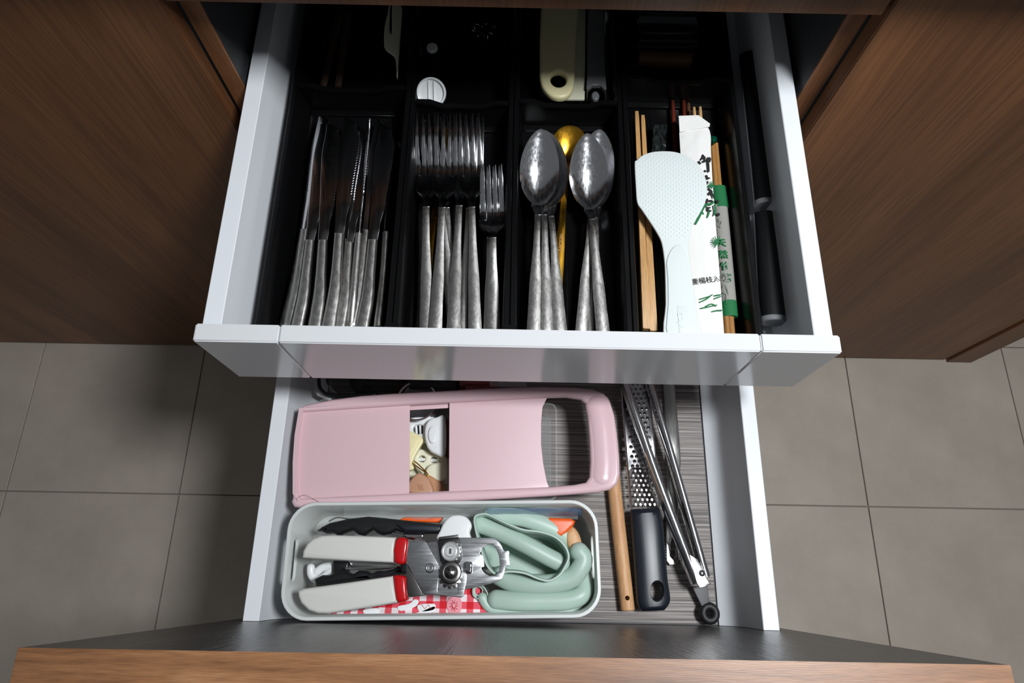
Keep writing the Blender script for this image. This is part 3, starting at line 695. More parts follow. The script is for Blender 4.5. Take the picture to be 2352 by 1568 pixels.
solo('glass_stopper', lathe([(.001, 0), (.009, .001), (.011, .006), (.009, .011), (.001, .012)], 24, at(1135, -4, .715)), M['glass'], 'small glass stopper at the very back of the fork bin', 'stopper')


# ------------------------------------------------------------------ lower drawer: white box and what is in it
DF = .4937
def boolcut(me, cutter):
    a = bpy.data.objects.new('a', me); b_ = bpy.data.objects.new('b', cutter); COL.objects.link(a); COL.objects.link(b_)
    md = a.modifiers.new('b', 'BOOLEAN'); md.operation = 'DIFFERENCE'; md.object = b_; md.solver = 'EXACT'
    dg = bpy.context.evaluated_depsgraph_get(); r_ = bpy.data.meshes.new_from_object(a.evaluated_get(dg))
    bpy.data.objects.remove(a); bpy.data.objects.remove(b_); return r_
BXC, BYC, BRZ, BZ = -.0735, -.4268, .026, .578
bxo = thing('storage_box', 'long white plastic box with rounded corners at the front of the lower drawer', 'box', (BXC, BYC, DF))
def bring(w_, h_, r_, z): return [(x, y, z) for x, y in rot2([(BXC+x, BYC+y) for x, y in rrect(-w_/2, w_/2, -h_/2, h_/2, r_, 8)], BRZ, (BXC, BYC))]
me = loft([bring(.318, .106, .022, DF+.0004), bring(.322, .110, .025, DF+.004), bring(.3275, .1155, .028, BZ-.008), bring(.3305, .1185, .029, BZ-.008), bring(.3305, .1185, .029, BZ-.001), bring(.3290, .1170, .028, BZ),
           bring(.3235, .1115, .026, BZ), bring(.3220, .1100, .025, BZ-.001), bring(.3160, .1040, .022, DF+.006), bring(.3100, .098, .018, DF+.0035)])
def stadium(y0, y1, z0, z1, x0, x1):
    r_ = (z1-z0)/2; pts = []
    for i in range(9): a = PI/2+PI*i/8; pts.append((y0+r_+r_*math.cos(a), (z0+z1)/2+r_*math.sin(a)))
    for i in range(9): a = -PI/2+PI*i/8; pts.append((y1-r_+r_*math.cos(a), (z0+z1)/2+r_*math.sin(a)))
    m_ = loft([[(x0, y, z) for y, z in pts], [(x1, y, z) for y, z in pts]])
    m_.transform(Matrix.Translation((BXC, BYC, 0)) @ Matrix.Rotation(BRZ, 4, 'Z') @ Matrix.Translation((-BXC, -BYC, 0))); return m_
me = boolcut(me, stadium(BYC-.022, BYC+.024, .550, .565, BXC-.2, BXC-.15)); me = boolcut(me, stadium(BYC-.022, BYC+.024, .550, .565, BXC+.15, BXC+.2))
link('box_shell', me, M['box'], bxo)

def pl(name, px, z0, z1, m_, parent, bev=.001, sm=0, holes=(), label=None, warp=None, res=3):
    """plate whose outline is read off the photograph on the plane of its top"""
    o_ = cat(px, sm) if sm else px
    return link(name, plate([axy(o_, z1)]+[axy(h, z1) for h in holes], z0, z1, bev, res, warp), m_, parent, label)
def pth(name, px, z, r_, m_, parent, n=10, flat=1.0, sm=5, ends=True, label=None, closed=False):
    P = [at(u, v, z if not isinstance(z, (list, tuple)) else z[min(i*len(z)//max(len(px), 1), len(z)-1)]) for i, (u, v) in enumerate(px)]
    if sm: P = [Vector(p) for p in cat([tuple(p) for p in P], sm, closed)]
    return link(name, tube(P, r_ if not isinstance(r_, (list, tuple)) else [r_[0]+(r_[1]-r_[0])*i/(len(P)-1) for i in range(len(P))], n, flat=flat, round_ends=ends, closed=closed), m_, parent, label)

# gingham pouch lying low in the box
gp = thing('gingham_pouch', 'red and white gingham cloth pouch with printed tea cups under the can opener', 'pouch', at(950, 1390, .535))
gx = [(738, 1412), (760, 1404), (830, 1398), (905, 1380), (940, 1330), (1000, 1330), (1100, 1340), (1125, 1385), (1125, 1414), (1000, 1415), (850, 1416)]
pl('cloth', gx, .530, .545, M['gingham'], gp, .004, warp=lambda v: (v.x, v.y, v.z+.0012*math.sin(v.x*160)))
for px_ in ([(833, 1402), (842, 1399), (866, 1396), (872, 1405), (862, 1411), (842, 1412)], [(914, 1392), (940, 1386), (952, 1376), (962, 1380), (955, 1392), (935, 1400), (918, 1402)],
            [(918, 1412), (960, 1406), (996, 1392), (998, 1400), (985, 1409), (950, 1413)], [(958, 1392), (968, 1387), (990, 1386), (1000, 1388), (996, 1400), (966, 1404)]):
    pl('printed_cup', px_, .5452, .5464, M['plasticw'], gp, .0002, 3, label='white printed tea cup shape')
pl('printed_cake', [(1030, 1374), (1044, 1368), (1058, 1374), (1060, 1398), (1050, 1410), (1032, 1408), (1026, 1392)], .5452, .5464, mat('pale_pink_print', (228, 150, 160), .8), gp, .0002, 3)
for a in range(9): pth('printed_line', [(1043+10*math.cos(a*.7), 1390+13*math.sin(a*.7)), (1043+4*math.cos(a*.7+1), 1390+6*math.sin(a*.7+1))], .5468, .0003, M['red'], gp, 5, sm=0)
pth('printed_line', [(968, 1388), (976, 1398), (984, 1388), (990, 1398)], .5468, .0003, M['red'], gp, 5, sm=0)

# black scalloped tools
def up_scallop(y): return y
bt = thing('black_tongs', 'black kitchen tongs with scalloped grips along the rear wall of the box', 'tongs', at(800, 1210, .53))
s1 = [(726, 1218), (738, 1209), (756, 1200), (801, 1190), (845, 1185), (886, 1189), (950, 1196), (1013, 1203), (1014, 1224), (960, 1225), (939, 1224), (920, 1222), (908, 1218), (896, 1225), (877, 1228), (866, 1224), (856, 1216), (846, 1221), (835, 1229), (822, 1227), (809, 1217), (797, 1220), (781, 1227), (772, 1228), (764, 1223), (747, 1224), (737, 1219)]
pl('scalloped_grip', s1, .545, .562, M['black'], bt, .004)
pl('arm', [(907, 1203), (1014, 1205), (1014, 1222), (930, 1221)], .556, .566, M['blacksoft'], bt, .003)
pth('spring_wire', [(756, 1196), (775, 1188), (800, 1191), (830, 1192)], .556, .0008, M['chrome'], bt, 8)
pl('hinge_plate', [(888, 1219), (903, 1221), (925, 1226), (930, 1223), (975, 1226), (970, 1236), (950, 1240), (935, 1238), (925, 1232), (900, 1227)], .550, .557, M['chrome'], bt, .002)
bt2 = thing('black_peeler', 'black scalloped grip with a steel strip between the can opener handles', 'peeler', at(830, 1330, .53))
s2 = [(720, 1330), (739, 1320), (756, 1320), (773, 1311), (790, 1309), (803, 1316), (811, 1317), (824, 1309), (841, 1310), (852, 1317), (867, 1310), (884, 1311), (900, 1306), (922, 1296), (935, 1287), (942, 1297), (932, 1316), (905, 1321), (850, 1330), (748, 1344), (724, 1346)]
pl('scalloped_grip', s2, .548, .566, M['black'], bt2, .004)
pth('steel_strip', [(796, 1305), (850, 1304), (910, 1301), (921, 1296)], .568, .0012, M['chrome'], bt2, 8)
pl('block', [(765, 1287), (796, 1288), (798, 1312), (765, 1318)], .540, .553, M['black'], bt2, .001)
pth('orange_trim', [(735, 1345), (748, 1338), (762, 1340)], .552, .0016, M['orange'], bt2, 8)
wr_ = thing('white_hook', 'small curled white plastic hook at the left end of the box', 'hook', at(730, 1315, .52))
pth('curl', [(714, 1303), (716, 1320), (730, 1332), (748, 1322), (762, 1308), (758, 1300), (740, 1304), (728, 1313)], .540, .0045, M['plasticw'], wr_, 10)
solo('white_melon_scoop', plate([axy(cat([(800, 1288), (850, 1286), (905, 1290), (900, 1308), (820, 1308)], 3), .545)], .535, .545, .002), M['steelx'], 'steel tool lying low between the can opener handles', 'kitchen tool')
wo = thing('white_scraper', 'white rounded scraper standing up behind the can opener gears', 'scraper', at(1046, 1215, .53))
pl('body', [(1006, 1240), (1010, 1218), (1020, 1198), (1034, 1185), (1050, 1182), (1067, 1185), (1079, 1195), (1084, 1208), (1079, 1222), (1078, 1245)], .552, .572, M['plasticw'], wo, .003, 4)

# clear bag along the rear wall
fb = []
for i in range(26):
    row = []
    for j in range(6):
        u = 790+i*21.5; v = 1166+j*5.0+2.2*math.sin(i*1.1+j); row.append(at(u, v, .566-.004*j+.0025*math.sin(i*2.1+j*1.7)))
    fb.append(row)
solo('plastic_bag', loft(fb, False, False), M['film'], 'crinkled clear plastic bag pressed along the rear wall of the box', 'bag', smooth=True)
solo('blue_film', loft([[at(1118+i*22, 1166+j*4.5+(i % 2), .569-.0018*j*j*.4) for j in range(5)] for i in range(11)], False, False), M['filmblue'], 'blue-tinted shiny film at the rear right of the box', 'film')
# orange silicone and beech spoon
og = thing('orange_spatula', 'orange silicone spatula behind the folded sage silicone', 'spatula', at(1270, 1200, .52))
pl('blade', [(1215, 1192), (1260, 1188), (1312, 1190), (1322, 1196), (1318, 1206), (1302, 1222), (1290, 1232), (1250, 1215)], .545, .560, M['orange'], og, .003)
og2 = solo('orange_spreader', plate([axy([(910, 1196), (1010, 1200), (1018, 1187), (930, 1186)], .545)], .538, .545, .002), M['orange'], 'orange strip glimpsed under the clear bag', 'spatula')
bs = thing('beech_spoon', 'small beech spoon bowl at the right end of the box', 'spoon', at(1320, 1245, .52))
pl('bowl', [(1300, 1230), (1306, 1214), (1316, 1208), (1328, 1220), (1336, 1240), (1336, 1262), (1322, 1268), (1306, 1255)], .545, .560, M['beech'], bs, .005, 3)

# ---- folded sage silicone
def sheet(path, z0, z1, th, lean=0, closed=True, n=5):
    """thin upright wall whose rim follows the path"""
    P = [Vector(p) for p in cat([tuple(at(u, v, z1)) for u, v in path], n, closed)]; k = len(P); rings = []
    for i, p in enumerate(P):
        t = (P[(i+1) % k]-P[i-1]) if closed else (P[min(i+1, k-1)]-P[max(i-1, 0)])
        s = t.cross(Vector((0, 0, 1))).normalized(); dn = Vector((0, 0, z0-z1))
        o_ = s*th/2; L_ = s*lean
        rings.append([p-o_, p-o_*.6+Vector((0, 0, th*.35)), p+o_*.6+Vector((0, 0, th*.35)), p+o_, p+o_+dn*.5+L_*.6, p+o_+dn+L_, p-o_+dn+L_, p-o_+dn*.5+L_*.6])
    if closed: rings.append(rings[0])
    return loft(rings, not closed)
sb = thing('silicone_cup', 'sage green silicone cup folded over in the right half of the box', 'cup', at(1200, 1260, .51))
loop = [(1090, 1190), (1104, 1181), (1122, 1182), (1160, 1200), (1200, 1216), (1240, 1221), (1275, 1233), (1298, 1255), (1306, 1280), (1296, 1305), (1283, 1322), (1262, 1333), (1238, 1329), (1205, 1316), (1168, 1312), (1140, 1318), (1120, 1300), (1108, 1270), (1096, 1230)]
link('wall', sheet(loop, .522, .576, .0026, .002), M['sage'], sb)
pl('base', [(1098, 1200), (1120, 1188), (1240, 1226), (1300, 1262), (1298, 1300), (1262, 1328), (1168, 1310), (1120, 1300)], .520, .523, M['sage'], sb, .001)
pth('inner_fold', [(1104, 1204), (1150, 1222), (1210, 1252), (1262, 1280), (1290, 1294)], [.558, .558, .560, .558, .556], .0094, M['sage'], sb, 18, .9)
pth('outer_fold', [(1128, 1186), (1180, 1186), (1225, 1196), (1272, 1215), (1308, 1240), (1318, 1268), (1308, 1284)], [.556, .557, .557, .555, .551, .547, .545], .0095, M['sage'], sb, 16, .6)
sc2 = thing('silicone_bib', 'sage green silicone piece with a ring tab folded along the front right of the box', 'silicone cover', at(1250, 1370, .51))
pth('upper_fold', [(1330, 1266), (1340, 1282), (1333, 1304), (1312, 1328), (1270, 1340), (1220, 1341), (1175, 1335), (1148, 1322)], [.562, .562, .562, .560, .558, .556, .552, .548], [.0098, .0105], M['sage'], sc2, 18, .95)
pth('lower_fold', [(1340, 1318), (1342, 1350), (1332, 1368), (1300, 1378), (1250, 1380), (1190, 1380), (1140, 1376)], [.548, .553, .556, .556, .555, .554, .550], [.0098, .0100], M['sage'], sc2, 18, .95)
pth('front_skirt', [(1108, 1372), (1128, 1396), (1180, 1402), (1250, 1399), (1305, 1400), (1335, 1380)], [.548, .546, .546, .546, .546, .546], .0055, M['sage'], sc2, 14, 1.0)
pth('side_fold', [(1338, 1300), (1345, 1318), (1341, 1340)], .545, .0075, M['sage'], sc2, 14)
pl('ring_tab', [(1084, 1362), (1085, 1350), (1093, 1344), (1108, 1344), (1116, 1352), (1122, 1366), (1120, 1384), (1108, 1380), (1098, 1376), (1088, 1371)], .5475, .551, M['sage'], sc2, .0012, 4, holes=[[(1099+7.5*math.cos(a), 1357+8.5*math.sin(a)) for a in [i*PI/9 for i in range(18)]]])

# ---- can opener, lying across the top of the box
co = thing('can_opener', 'can opener with white handles, red collars and steel gear head on top of the box', 'can opener', at(900, 1310, .572))
oz = .585
pl('handle', [(693, 1280), (695, 1264), (704, 1248), (718, 1236), (738, 1229), (760, 1228), (830, 1230), (908, 1233), (903, 1292), (800, 1287), (698, 1281)], oz-.012, oz+.002, M['opener'], co, .0035, res=4)
pl('handle', [(683, 1356), (698, 1351), (800, 1337), (902, 1322), (912, 1384), (860, 1393), (800, 1402), (755, 1409), (730, 1409), (708, 1402), (690, 1385), (684, 1370)], oz-.012, oz+.002, M['opener'], co, .0035, res=4)
pl('red_collar', [(906, 1292), (903, 1262), (908, 1240), (915, 1233), (930, 1234), (938, 1241), (935, 1262), (931, 1292), (922, 1296)], oz-.013, oz+.0035, M['red'], co, .003)
pl('red_collar', [(903, 1323), (908, 1320), (924, 1321), (932, 1325), (933, 1350), (936, 1376), (930, 1381), (915, 1384), (909, 1376), (905, 1350)], oz-.013, oz+.0035, M['red'], co, .003)
# rear plate with the bottle opener loop
rp_px = [(935, 1372), (933, 1290), (960, 1262), (985, 1245), (1007, 1242), (1055, 1234), (1100, 1234), (1135, 1235), (1145, 1242), (1152, 1252), (1157, 1263), (1160, 1265), (1168, 1263), (1170, 1268), (1169, 1276), (1172, 1296), (1169, 1299), (1161, 1300), (1159, 1315), (1154, 1328), (1146, 1334), (1110, 1345), (1070, 1353), (1040, 1358), (985, 1366)]
hole = [(1102, 1270), (1108, 1258), (1120, 1250), (1132, 1250), (1140, 1260), (1146, 1276), (1148, 1296), (1146, 1312), (1138, 1321), (1125, 1322), (1114, 1316), (1106, 1306), (1106, 1303), (1113, 1301), (1110, 1276), (1107, 1273)]
pl('rear_plate', rp_px, oz-.0035, oz-.0018, M['steelx'], co, .0005, holes=[hole])
fp = [(936, 1240), (975, 1241), (980, 1246), (1006, 1294), (1008, 1312), (1058, 1310), (1066, 1312), (1072, 1319), (1070, 1340), (1065, 1368), (1060, 1372), (1005, 1366), (973, 1364), (950, 1325), (933, 1288)]
pk = [(1007, 1328), (1053, 1328), (1051, 1362), (1046, 1364), (1008, 1361), (1005, 1355)]
pl('front_plate', fp, oz-.0006, oz+.0012, M['steelx'], co, .0005, holes=[pk])
A_ = axy(pk, oz+.0012); cxp = sum(p[0] for p in A_)/6; cyp = sum(p[1] for p in A_)/6
link('pressed_pocket', loft([[(x, y, oz+.0008) for x, y in A_], [(cxp+(x-cxp)*.45, cyp+.003+(y-cyp)*.25, oz-.0045) for x, y in A_]]), M['steelx'], co)
pl('bent_wing', [(935, 1296), (972, 1365), (940, 1371), (934, 1366)], oz-.0016, oz+.0008, M['darksteel'], co, .0005)
pl('gear_housing', [(1005, 1240), (1052, 1234), (1056, 1240), (1062, 1282), (1055, 1292), (1015, 1294), (1011, 1288)], oz-.0002, oz+.0042, M['black'], co, .0008)
pl('blade_bar', [(1008, 1233), (1052, 1227), (1053, 1234), (1008, 1240)], oz+.001, oz+.0062, M['darksteel'], co, .0008)
g = at(1035, 1266, oz+.0042)
def gear(c, r0, r1, n, z0, z1):
    pts = []
    for i in range(n):
        a = 2*PI*i/n
        for da, rr in ((-.28, r0), (-.12, r1), (.12, r1), (.28, r0)): pts.append((c.x+rr*math.cos(a+da*2*PI/n*1.6), c.y+rr*math.sin(a+da*2*PI/n*1.6)))
    return plate([pts], z0, z1, .0002, 1)
link('upper_gear', gear(g, .0096, .0108, 14, oz+.0042, oz+.0050), M['darksteel'], co)
link('cutting_wheel', lathe([(.0002, .0052), (.0048, .0052), (.0053, .0046), (.0062, .0036), (.0068, .0030), (.0086, .0044), (.0096, .0036), (.0098, .0018), (.0098, 0)][::-1], 40, g+Vector((0, 0, .0003))), M['steelw'], co, 'bright ringed cutting wheel')
link('wheel_slot', box(g.x-.0011, g.x+.0011, g.y-.0026, g.y+.0026, g.z+.0053, g.z+.0059, .0004, 1), M['darksteel'], co)
g2 = at(1035, 1314, oz+.003)
link('lower_gear', gear(g2-Vector((0, .004, 0)), .0098, .0122, 12, oz+.0014, oz+.0028), M['darksteel'], co)
link('drive_screw', lathe([(.0112, 0), (.0114, .0022), (.0104, .0040), (.0078, .0048), (.0066, .0046), (.0052, .0054), (.0030, .0064), (.0003, .0068)], 36, g2), M['darksteel'], co)
for a in range(4):
    d = Vector((math.cos(a*PI/2+.6), math.sin(a*PI/2+.6), 0)); link('screw_slot', tube([g2+d*.0022+Vector((0, 0, .0066)), g2+d*.0046+Vector((0, 0, .0056))], .0008, 6), M['black'], co)
g3 = at(988, 1304, oz+.0012)
link('rivet', lathe([(.0050, 0), (.0050, .0008), (.0038, .0014), (.0036, .0006), (.0026, .0006), (.0024, .0014), (.0002, .0012)], 24, g3), M['steelx'], co)
pl('stop_peg', [(1067, 1292), (1072, 1289), (1084, 1290), (1086, 1296), (1084, 1316), (1078, 1318), (1068, 1314)], oz-.001, oz+.005, M['chrome'], co, .0022)
pl('pivot_knob', [(922, 1296), (930, 1288), (940, 1294), (944, 1303), (938, 1314), (928, 1318), (920, 1310)], oz-.010, oz-.003, M['black'], co, .002)

# ------------------------------------------------------------------ clear bin with small things, and the pink slicer on it
cbn = thing('clear_bin', 'clear plastic bin under the pink slicer', 'bin', (at(980, 1030, DF).x, at(980, 1030, DF).y, DF))
X0, X1, Y0_, Y1_ = -.232, at(1279, 1020, .545).x, at(1000, 1145, .545).y, at(1000, 922, .545).y
def br(i, z, r_=.008): return [(x, y, z) for x, y in rrect(X0+i, X1-i, Y0_+i, Y1_-i, r_, 4)]
link('shell', loft([br(.004, DF+.0003), br(.002, DF+.003), br(0, .546), br(0, .548), br(.0016, .548), br(.0036, DF+.003), br(.006, DF+.0022)]), M['clearbin'], cbn)
def ct(name, label, cat_, px, z0, z1, m_, bev=.002, sm=4, holes=()):
    c = thing(name, label, cat_, at(*px[0], z0)); pl('body', px, z0, z1, m_, c, bev, sm, holes=holes); return c
def ell(cx, cy, rx, ry, n=16): return [(cx+rx*math.cos(2*PI*i/n), cy+ry*math.sin(2*PI*i/n)) for i in range(n)]
c0 = ct('ivory_piece', 'ivory filler slab added lowest in the clear bin to pale the slicer gap', 'clip', [(900, 1010), (960, 1005), (1050, 1008), (1060, 1060), (1050, 1125), (960, 1130), (900, 1125)], .4975, .503, M['creamw'], .002, 3)  # filler slab, added to lighten the dark gap
c1 = ct('bag_clip', 'white plastic clip with an arched slot, seen through the slicer gap', 'clip', [(925, 1000), (930, 968), (948, 958), (975, 957), (1000, 960), (1010, 1000), (1000, 1015), (940, 1012)], .510, .520, M['plasticw'], holes=[ell(963, 985, 15, 11)])
for k in range(3): pth('tooth', [(956+k*9, 978), (957+k*9, 997)], .514, .0013, M['plasticw'], c1, 8, sm=0)
c2 = ct('clip_cap', 'white oval clip with a raised round button, seen through the slicer gap', 'clip', [(975, 1000), (977, 975), (988, 961), (1002, 957), (1022, 958), (1022, 1042), (1000, 1042), (982, 1028)], .522, .532, M['plasticw'], .003)
pl('button', ell(993, 998, 10, 20, 20), .531, .5345, M['plasticw'], c2, .0016)
c3 = ct('cream_clip', 'pale yellow clip lying at an angle in the slicer gap', 'clip', [(925, 990), (950, 993), (965, 1000), (972, 1012), (962, 1030), (948, 1058), (950, 1075), (940, 1080), (925, 1080)], .516, .524, M['cream'], .002, 3)
pl('raised_line', [(930, 1000), (950, 1002), (960, 1012), (940, 1050), (930, 1055)], .5235, .5255, M['cream'], c3, .001, 3)
c4 = ct('ivory_piece', 'ivory plastic clip with two round sockets in the slicer gap', 'clip', [(950, 1055), (962, 1032), (985, 1035), (1020, 1045), (1026, 1060), (1026, 1110), (990, 1110), (960, 1085)], .505, .513, M['creamw'], .002, 3, holes=[ell(969, 1053, 8, 8), ell(997, 1055, 8.5, 8)])
pth('pin', [(963, 1055), (976, 1055)], .509, .002, M['plasticw'], c4, 8, sm=0); pth('pin', [(990, 1057), (1004, 1057)], .509, .002, M['plasticw'], c4, 8, sm=0)
c5 = ct('ivory_button', 'small rounded ivory button at the lower part of the slicer gap', 'button', [(977, 1082), (985, 1068), (1000, 1062), (1020, 1064), (1024, 1100), (985, 1105)], .514, .522, M['creamw'], .003, 4)
hp_ = thing('hair_pin', 'brass hair pin lying on the yellow clip in the slicer gap', 'pin', at(960, 1075, .528))
pth('wire', [(950, 1063), (955, 1061), (980, 1085), (983, 1092), (979, 1095)], .5275, .0007, M['gold'], hp_, 8); pth('wire', [(950, 1065), (955, 1069), (975, 1083)], .5275, .0007, M['gold'], hp_, 8)
c6 = ct('tan_scoop', 'tan plastic piece with fluted relief at the front of the slicer gap', 'scoop', [(935, 1130), (937, 1110), (950, 1092), (962, 1085), (978, 1092), (990, 1108), (992, 1135)], .520, .532, M['brownleather'], .003, 4)
for k in range(3): pth('flute', [(960+k*5, 1112+k), (964+k*4, 1124)], .5322, .0008, M['brownleather'], c6, 6, sm=0)
ct('tan_disc', 'tan curved piece beside the fluted one in the slicer gap', 'scoop', [(975, 1095), (983, 1088), (1005, 1100), (1020, 1115), (1028, 1135), (990, 1138), (985, 1120)], .513, .523, mat('light_tan_plastic', (186, 136, 98), .45), .003, 3)
solo('wooden_block', box(at(1018, 970, .52).x, at(1060, 970, .52).x, at(1000, 1045, .52).y, at(1000, 962, .52).y, .497, .518, .001), M['darkbrown'], 'brown block in the shade at the right of the slicer gap', 'block')
solo('steel_measuring_cup', lathe([(.012, .0), (.021, .004), (.024, .024), (.0245, .026), (.0225, .026), (.020, .006), (.011, .002)], 32, at(962, 958, .508)+Vector((0, .014, 0))), M['steel'], 'steel measuring cup at the back of the slicer gap', 'measuring cup')
# the lowest ivory slab is added filler that makes the gap read pale

sl = thing('mandoline_slicer', 'pink mandoline slicer with an open gap and a wide loop handle', 'slicer', at(1000, 1030, .55))
PZ1 = .566
outer = [(690, 934), (700, 928), (760, 916), (830, 907), (900, 902), (1000, 897), (1100, 891), (1180, 888), (1250, 886), (1320, 888), (1362, 893), (1388, 904), (1402, 925), (1411, 955), (1417, 1000), (1422, 1050), (1423, 1090), (1417, 1112), (1402, 1124), (1375, 1130), (1320, 1134), (1250, 1139), (1150, 1145), (1050, 1150), (900, 1156), (780, 1161), (690, 1166), (674, 1163), (668, 1152), (671, 1142), (672, 1100), (673, 1060), (677, 1010), (683, 960)]
openR = [(1252, 918), (1262, 912), (1300, 912), (1335, 917), (1345, 926), (1349, 950), (1353, 1000), (1356, 1050), (1354, 1095), (1346, 1107), (1320, 1112), (1262, 1117), (1255, 1100), (1247, 1060), (1243, 1010), (1244, 960)]
gap_ = [(941, 929), (1032, 923), (1031, 1127), (940, 1132)]
def archw(v):
    k = max(0, (v.x-.060)/.055); return (v.x, v.y, v.z+.004*min(1, k)*math.sin(min(1, k)*PI/2))
pl('deck', [(688, 944), (940, 928), (1032, 922), (1250, 908), (1262, 905), (1290, 905), (1290, 1120), (1262, 1121), (1032, 1131), (940, 1136), (676, 1150), (673, 1100), (675, 1040)][:0] or [(688, 940), (940, 924), (1250, 906), (1268, 905), (1268, 911), (1256, 914), (1246, 935), (1243, 970), (1243, 1020), (1248, 1065), (1256, 1105), (1262, 1121), (1032, 1132), (940, 1137), (676, 1152), (673, 1100), (675, 1040)], PZ1-.0085, PZ1-.0060, M['pinkmat'], sl, .0006, holes=[gap_])
# raised rim: outer outline minus the long inner window
inner = [(694, 944), (800, 937), (940, 928), (1100, 919), (1250, 911), (1300, 910), (1335, 916), (1345, 926), (1350, 960), (1354, 1010), (1356, 1060), (1354, 1095), (1346, 1107), (1320, 1112), (1262, 1117), (1150, 1122), (1032, 1127), (940, 1132), (800, 1138), (690, 1144), (681, 1130), (681, 1060), (685, 1000)]
rimm = plate([axy(outer, PZ1), axy(inner, PZ1)], PZ1-.011, PZ1, .0042, 5, warp=archw)
link('raised_rim', rimm, M['pink'], sl)
pth('handle_bar', [(1373, 930), (1380, 970), (1384, 1010), (1387, 1060), (1385, 1095)], PZ1-.0035, .0148, M['pink'], sl, 28, .55, ends=True)
solo('gap_blade', plate([axy([(941, 929), (1031, 923), (1031, 936), (941, 941)], PZ1-.010)], PZ1-.012, PZ1-.011, .0002), M['pinkmat'], 'pink blade holder strip at the top of the slicer gap', 'strip')
pth_h = [at(u, v, PZ1+.0008) for u, v in cat([(684, 1143), (700, 1136), (720, 1146), (745, 1158), (764, 1166)], 6, False)]
solo('loose_thread', tube(pth_h, .00018, 5), M['darkbrown'], 'loose dark hair lying across the front left corner of the slicer', 'thread')

# things behind the slicer, in the shade of the inner drawer
bw = thing('glass_bowl', 'clear dark glass bowl behind the slicer at the left', 'bowl', at(875, 850, DF))
c = at(875, 858, .530)
link('bowl', lathe([(.018, -.034), (.032, -.026), (.038, -.008), (.0385, .002), (.0365, .002), (.0355, -.008), (.029, -.024), (.016, -.030), (.0002, -.031)], 40, c, caps=False), M['glass'], bw)
solo('glass_lid', lathe([(.001, 0), (.024, .002), (.027, .006), (.026, .010), (.001, .012)], 36, at(800, 862, .520)), M['glass'], 'round dark glass saucer left of the glass bowl', 'lid')  # round dark glass lid
fr = thing('black_wire_frame', 'black frame corner sticking out behind the slicer at the left', 'frame', at(740, 890, .52))
pth('frame', [(735, 850), (733, 886), (750, 905), (790, 908), (860, 905)], .545, .0022, M['black'], fr, 8, sm=3)
pth('foot', [(733, 904), (757, 914)], .530, .003, M['plasticw'], fr, 8, sm=0)
solo('dark_container', box(at(940, 880, .52).x, at(1050, 880, .52).x, -.232, -.12, DF+.001, .535, .003), M['black'], 'black container in the shade behind the slicer', 'container')
solo('red_container', box(at(1055, 880, .53).x, at(1145, 880, .53).x, -.233, -.12, DF+.001, .540, .008), M['maroon'], 'dusky red container in the shade behind the slicer', 'container')
zz = [[at(1125+i*12, 868+j*5, .548+random.uniform(-.002, .002)) for j in range(5)] for i in range(8)]
solo('crumpled_film', loft(zz, False, False), M['film'], 'crumpled clear film peeking out behind the slicer', 'film', smooth=False)

# ------------------------------------------------------------------ long tools on the right of the lower drawer
rod = thing('wooden_rolling_pin', 'slim beech rolling pin with a hole at its end, left of the grater', 'rolling pin', at(1441, 1400, .500))
RZ = .5022; ra, rb = at(1442, 1402, RZ+.002), at(1404, 1060, RZ+.002); d = (rb-ra).normalized()
rm = tube([ra, ra+d*.0012, ra.lerp(rb, .5), rb-d*.001, rb], [.0070, .0080, .0081, .0080, .007], 28)
hc_ = at(1441, 1373, RZ+.009); cut = lathe([(.0026, -.03), (.0026, .01)], 18, hc_)
link('rod', boolcut(rm, cut), M['beech'], rod)
t_ = text('Roslee', .0068, extrude=.0001); M['burn'] = mat('burnt_lettering', (170, 118, 72), .7); xf(t_, at(1434, 1320, RZ+.0083), -PI/2+.1); link('burnt_lettering', t_, M['burn'], rod, smooth=False)

gr = thing('grater', 'long fine steel grater with a black ribbed handle and hanging hole', 'grater', at(1495, 1400, .500))
gz = .520
gh = [(1446, 1172), (1450, 1167), (1480, 1165), (1512, 1164), (1519, 1172), (1523, 1210), (1528, 1270), (1533, 1330), (1539, 1370), (1538, 1390), (1530, 1400), (1512, 1404), (1488, 1404), (1472, 1400), (1463, 1385), (1459, 1340), (1454, 1270), (1449, 1210)]
gl, grr = [(1448, 1170), (1450, 1215), (1454, 1270), (1459, 1340), (1463, 1385), (1475, 1403)], [(1514, 1166), (1523, 1210), (1528, 1270), (1533, 1330), (1539, 1378), (1526, 1401)]
GL, GR = cat(gl, 6, False), cat(grr, 6, False); rings = []
for i, (a, b_) in enumerate(zip(GL, GR)):
    n_ = len(GL); A, B = at(*a, gz-.008), at(*b_, gz-.008); m_ = (A+B)/2; r_ = (B-A)/2; e_ = min(1, .35+i/3, .45+(n_-1-i)/5)
    hh = (.0085+.0015*math.sin(PI*i/n_*1.3))*e_
    rings.append([m_+r_*math.copysign(abs(math.cos(t))**.75, math.cos(t))+Vector((0, 0, hh*math.copysign(abs(math.sin(t))**.85, math.sin(t)))) for t in [2*PI*k/28 for k in range(28)]])
hx = axy(ell(1509, 1357, 17, 25, 26), gz)
link('handle', boolcut(loft(rings), loft([[(x, y, gz-.04) for x, y in hx], [(x, y, gz+.01) for x, y in hx]])), M['blacksoft'], gr)
hx2 = [Vector((x, y, gz-.004)) for x, y in axy(ell(1509, 1357, 17, 25, 26), gz)]
link('hole_rim', tube(hx2, .0014, 8, closed=True), M['blacksoft'], gr)
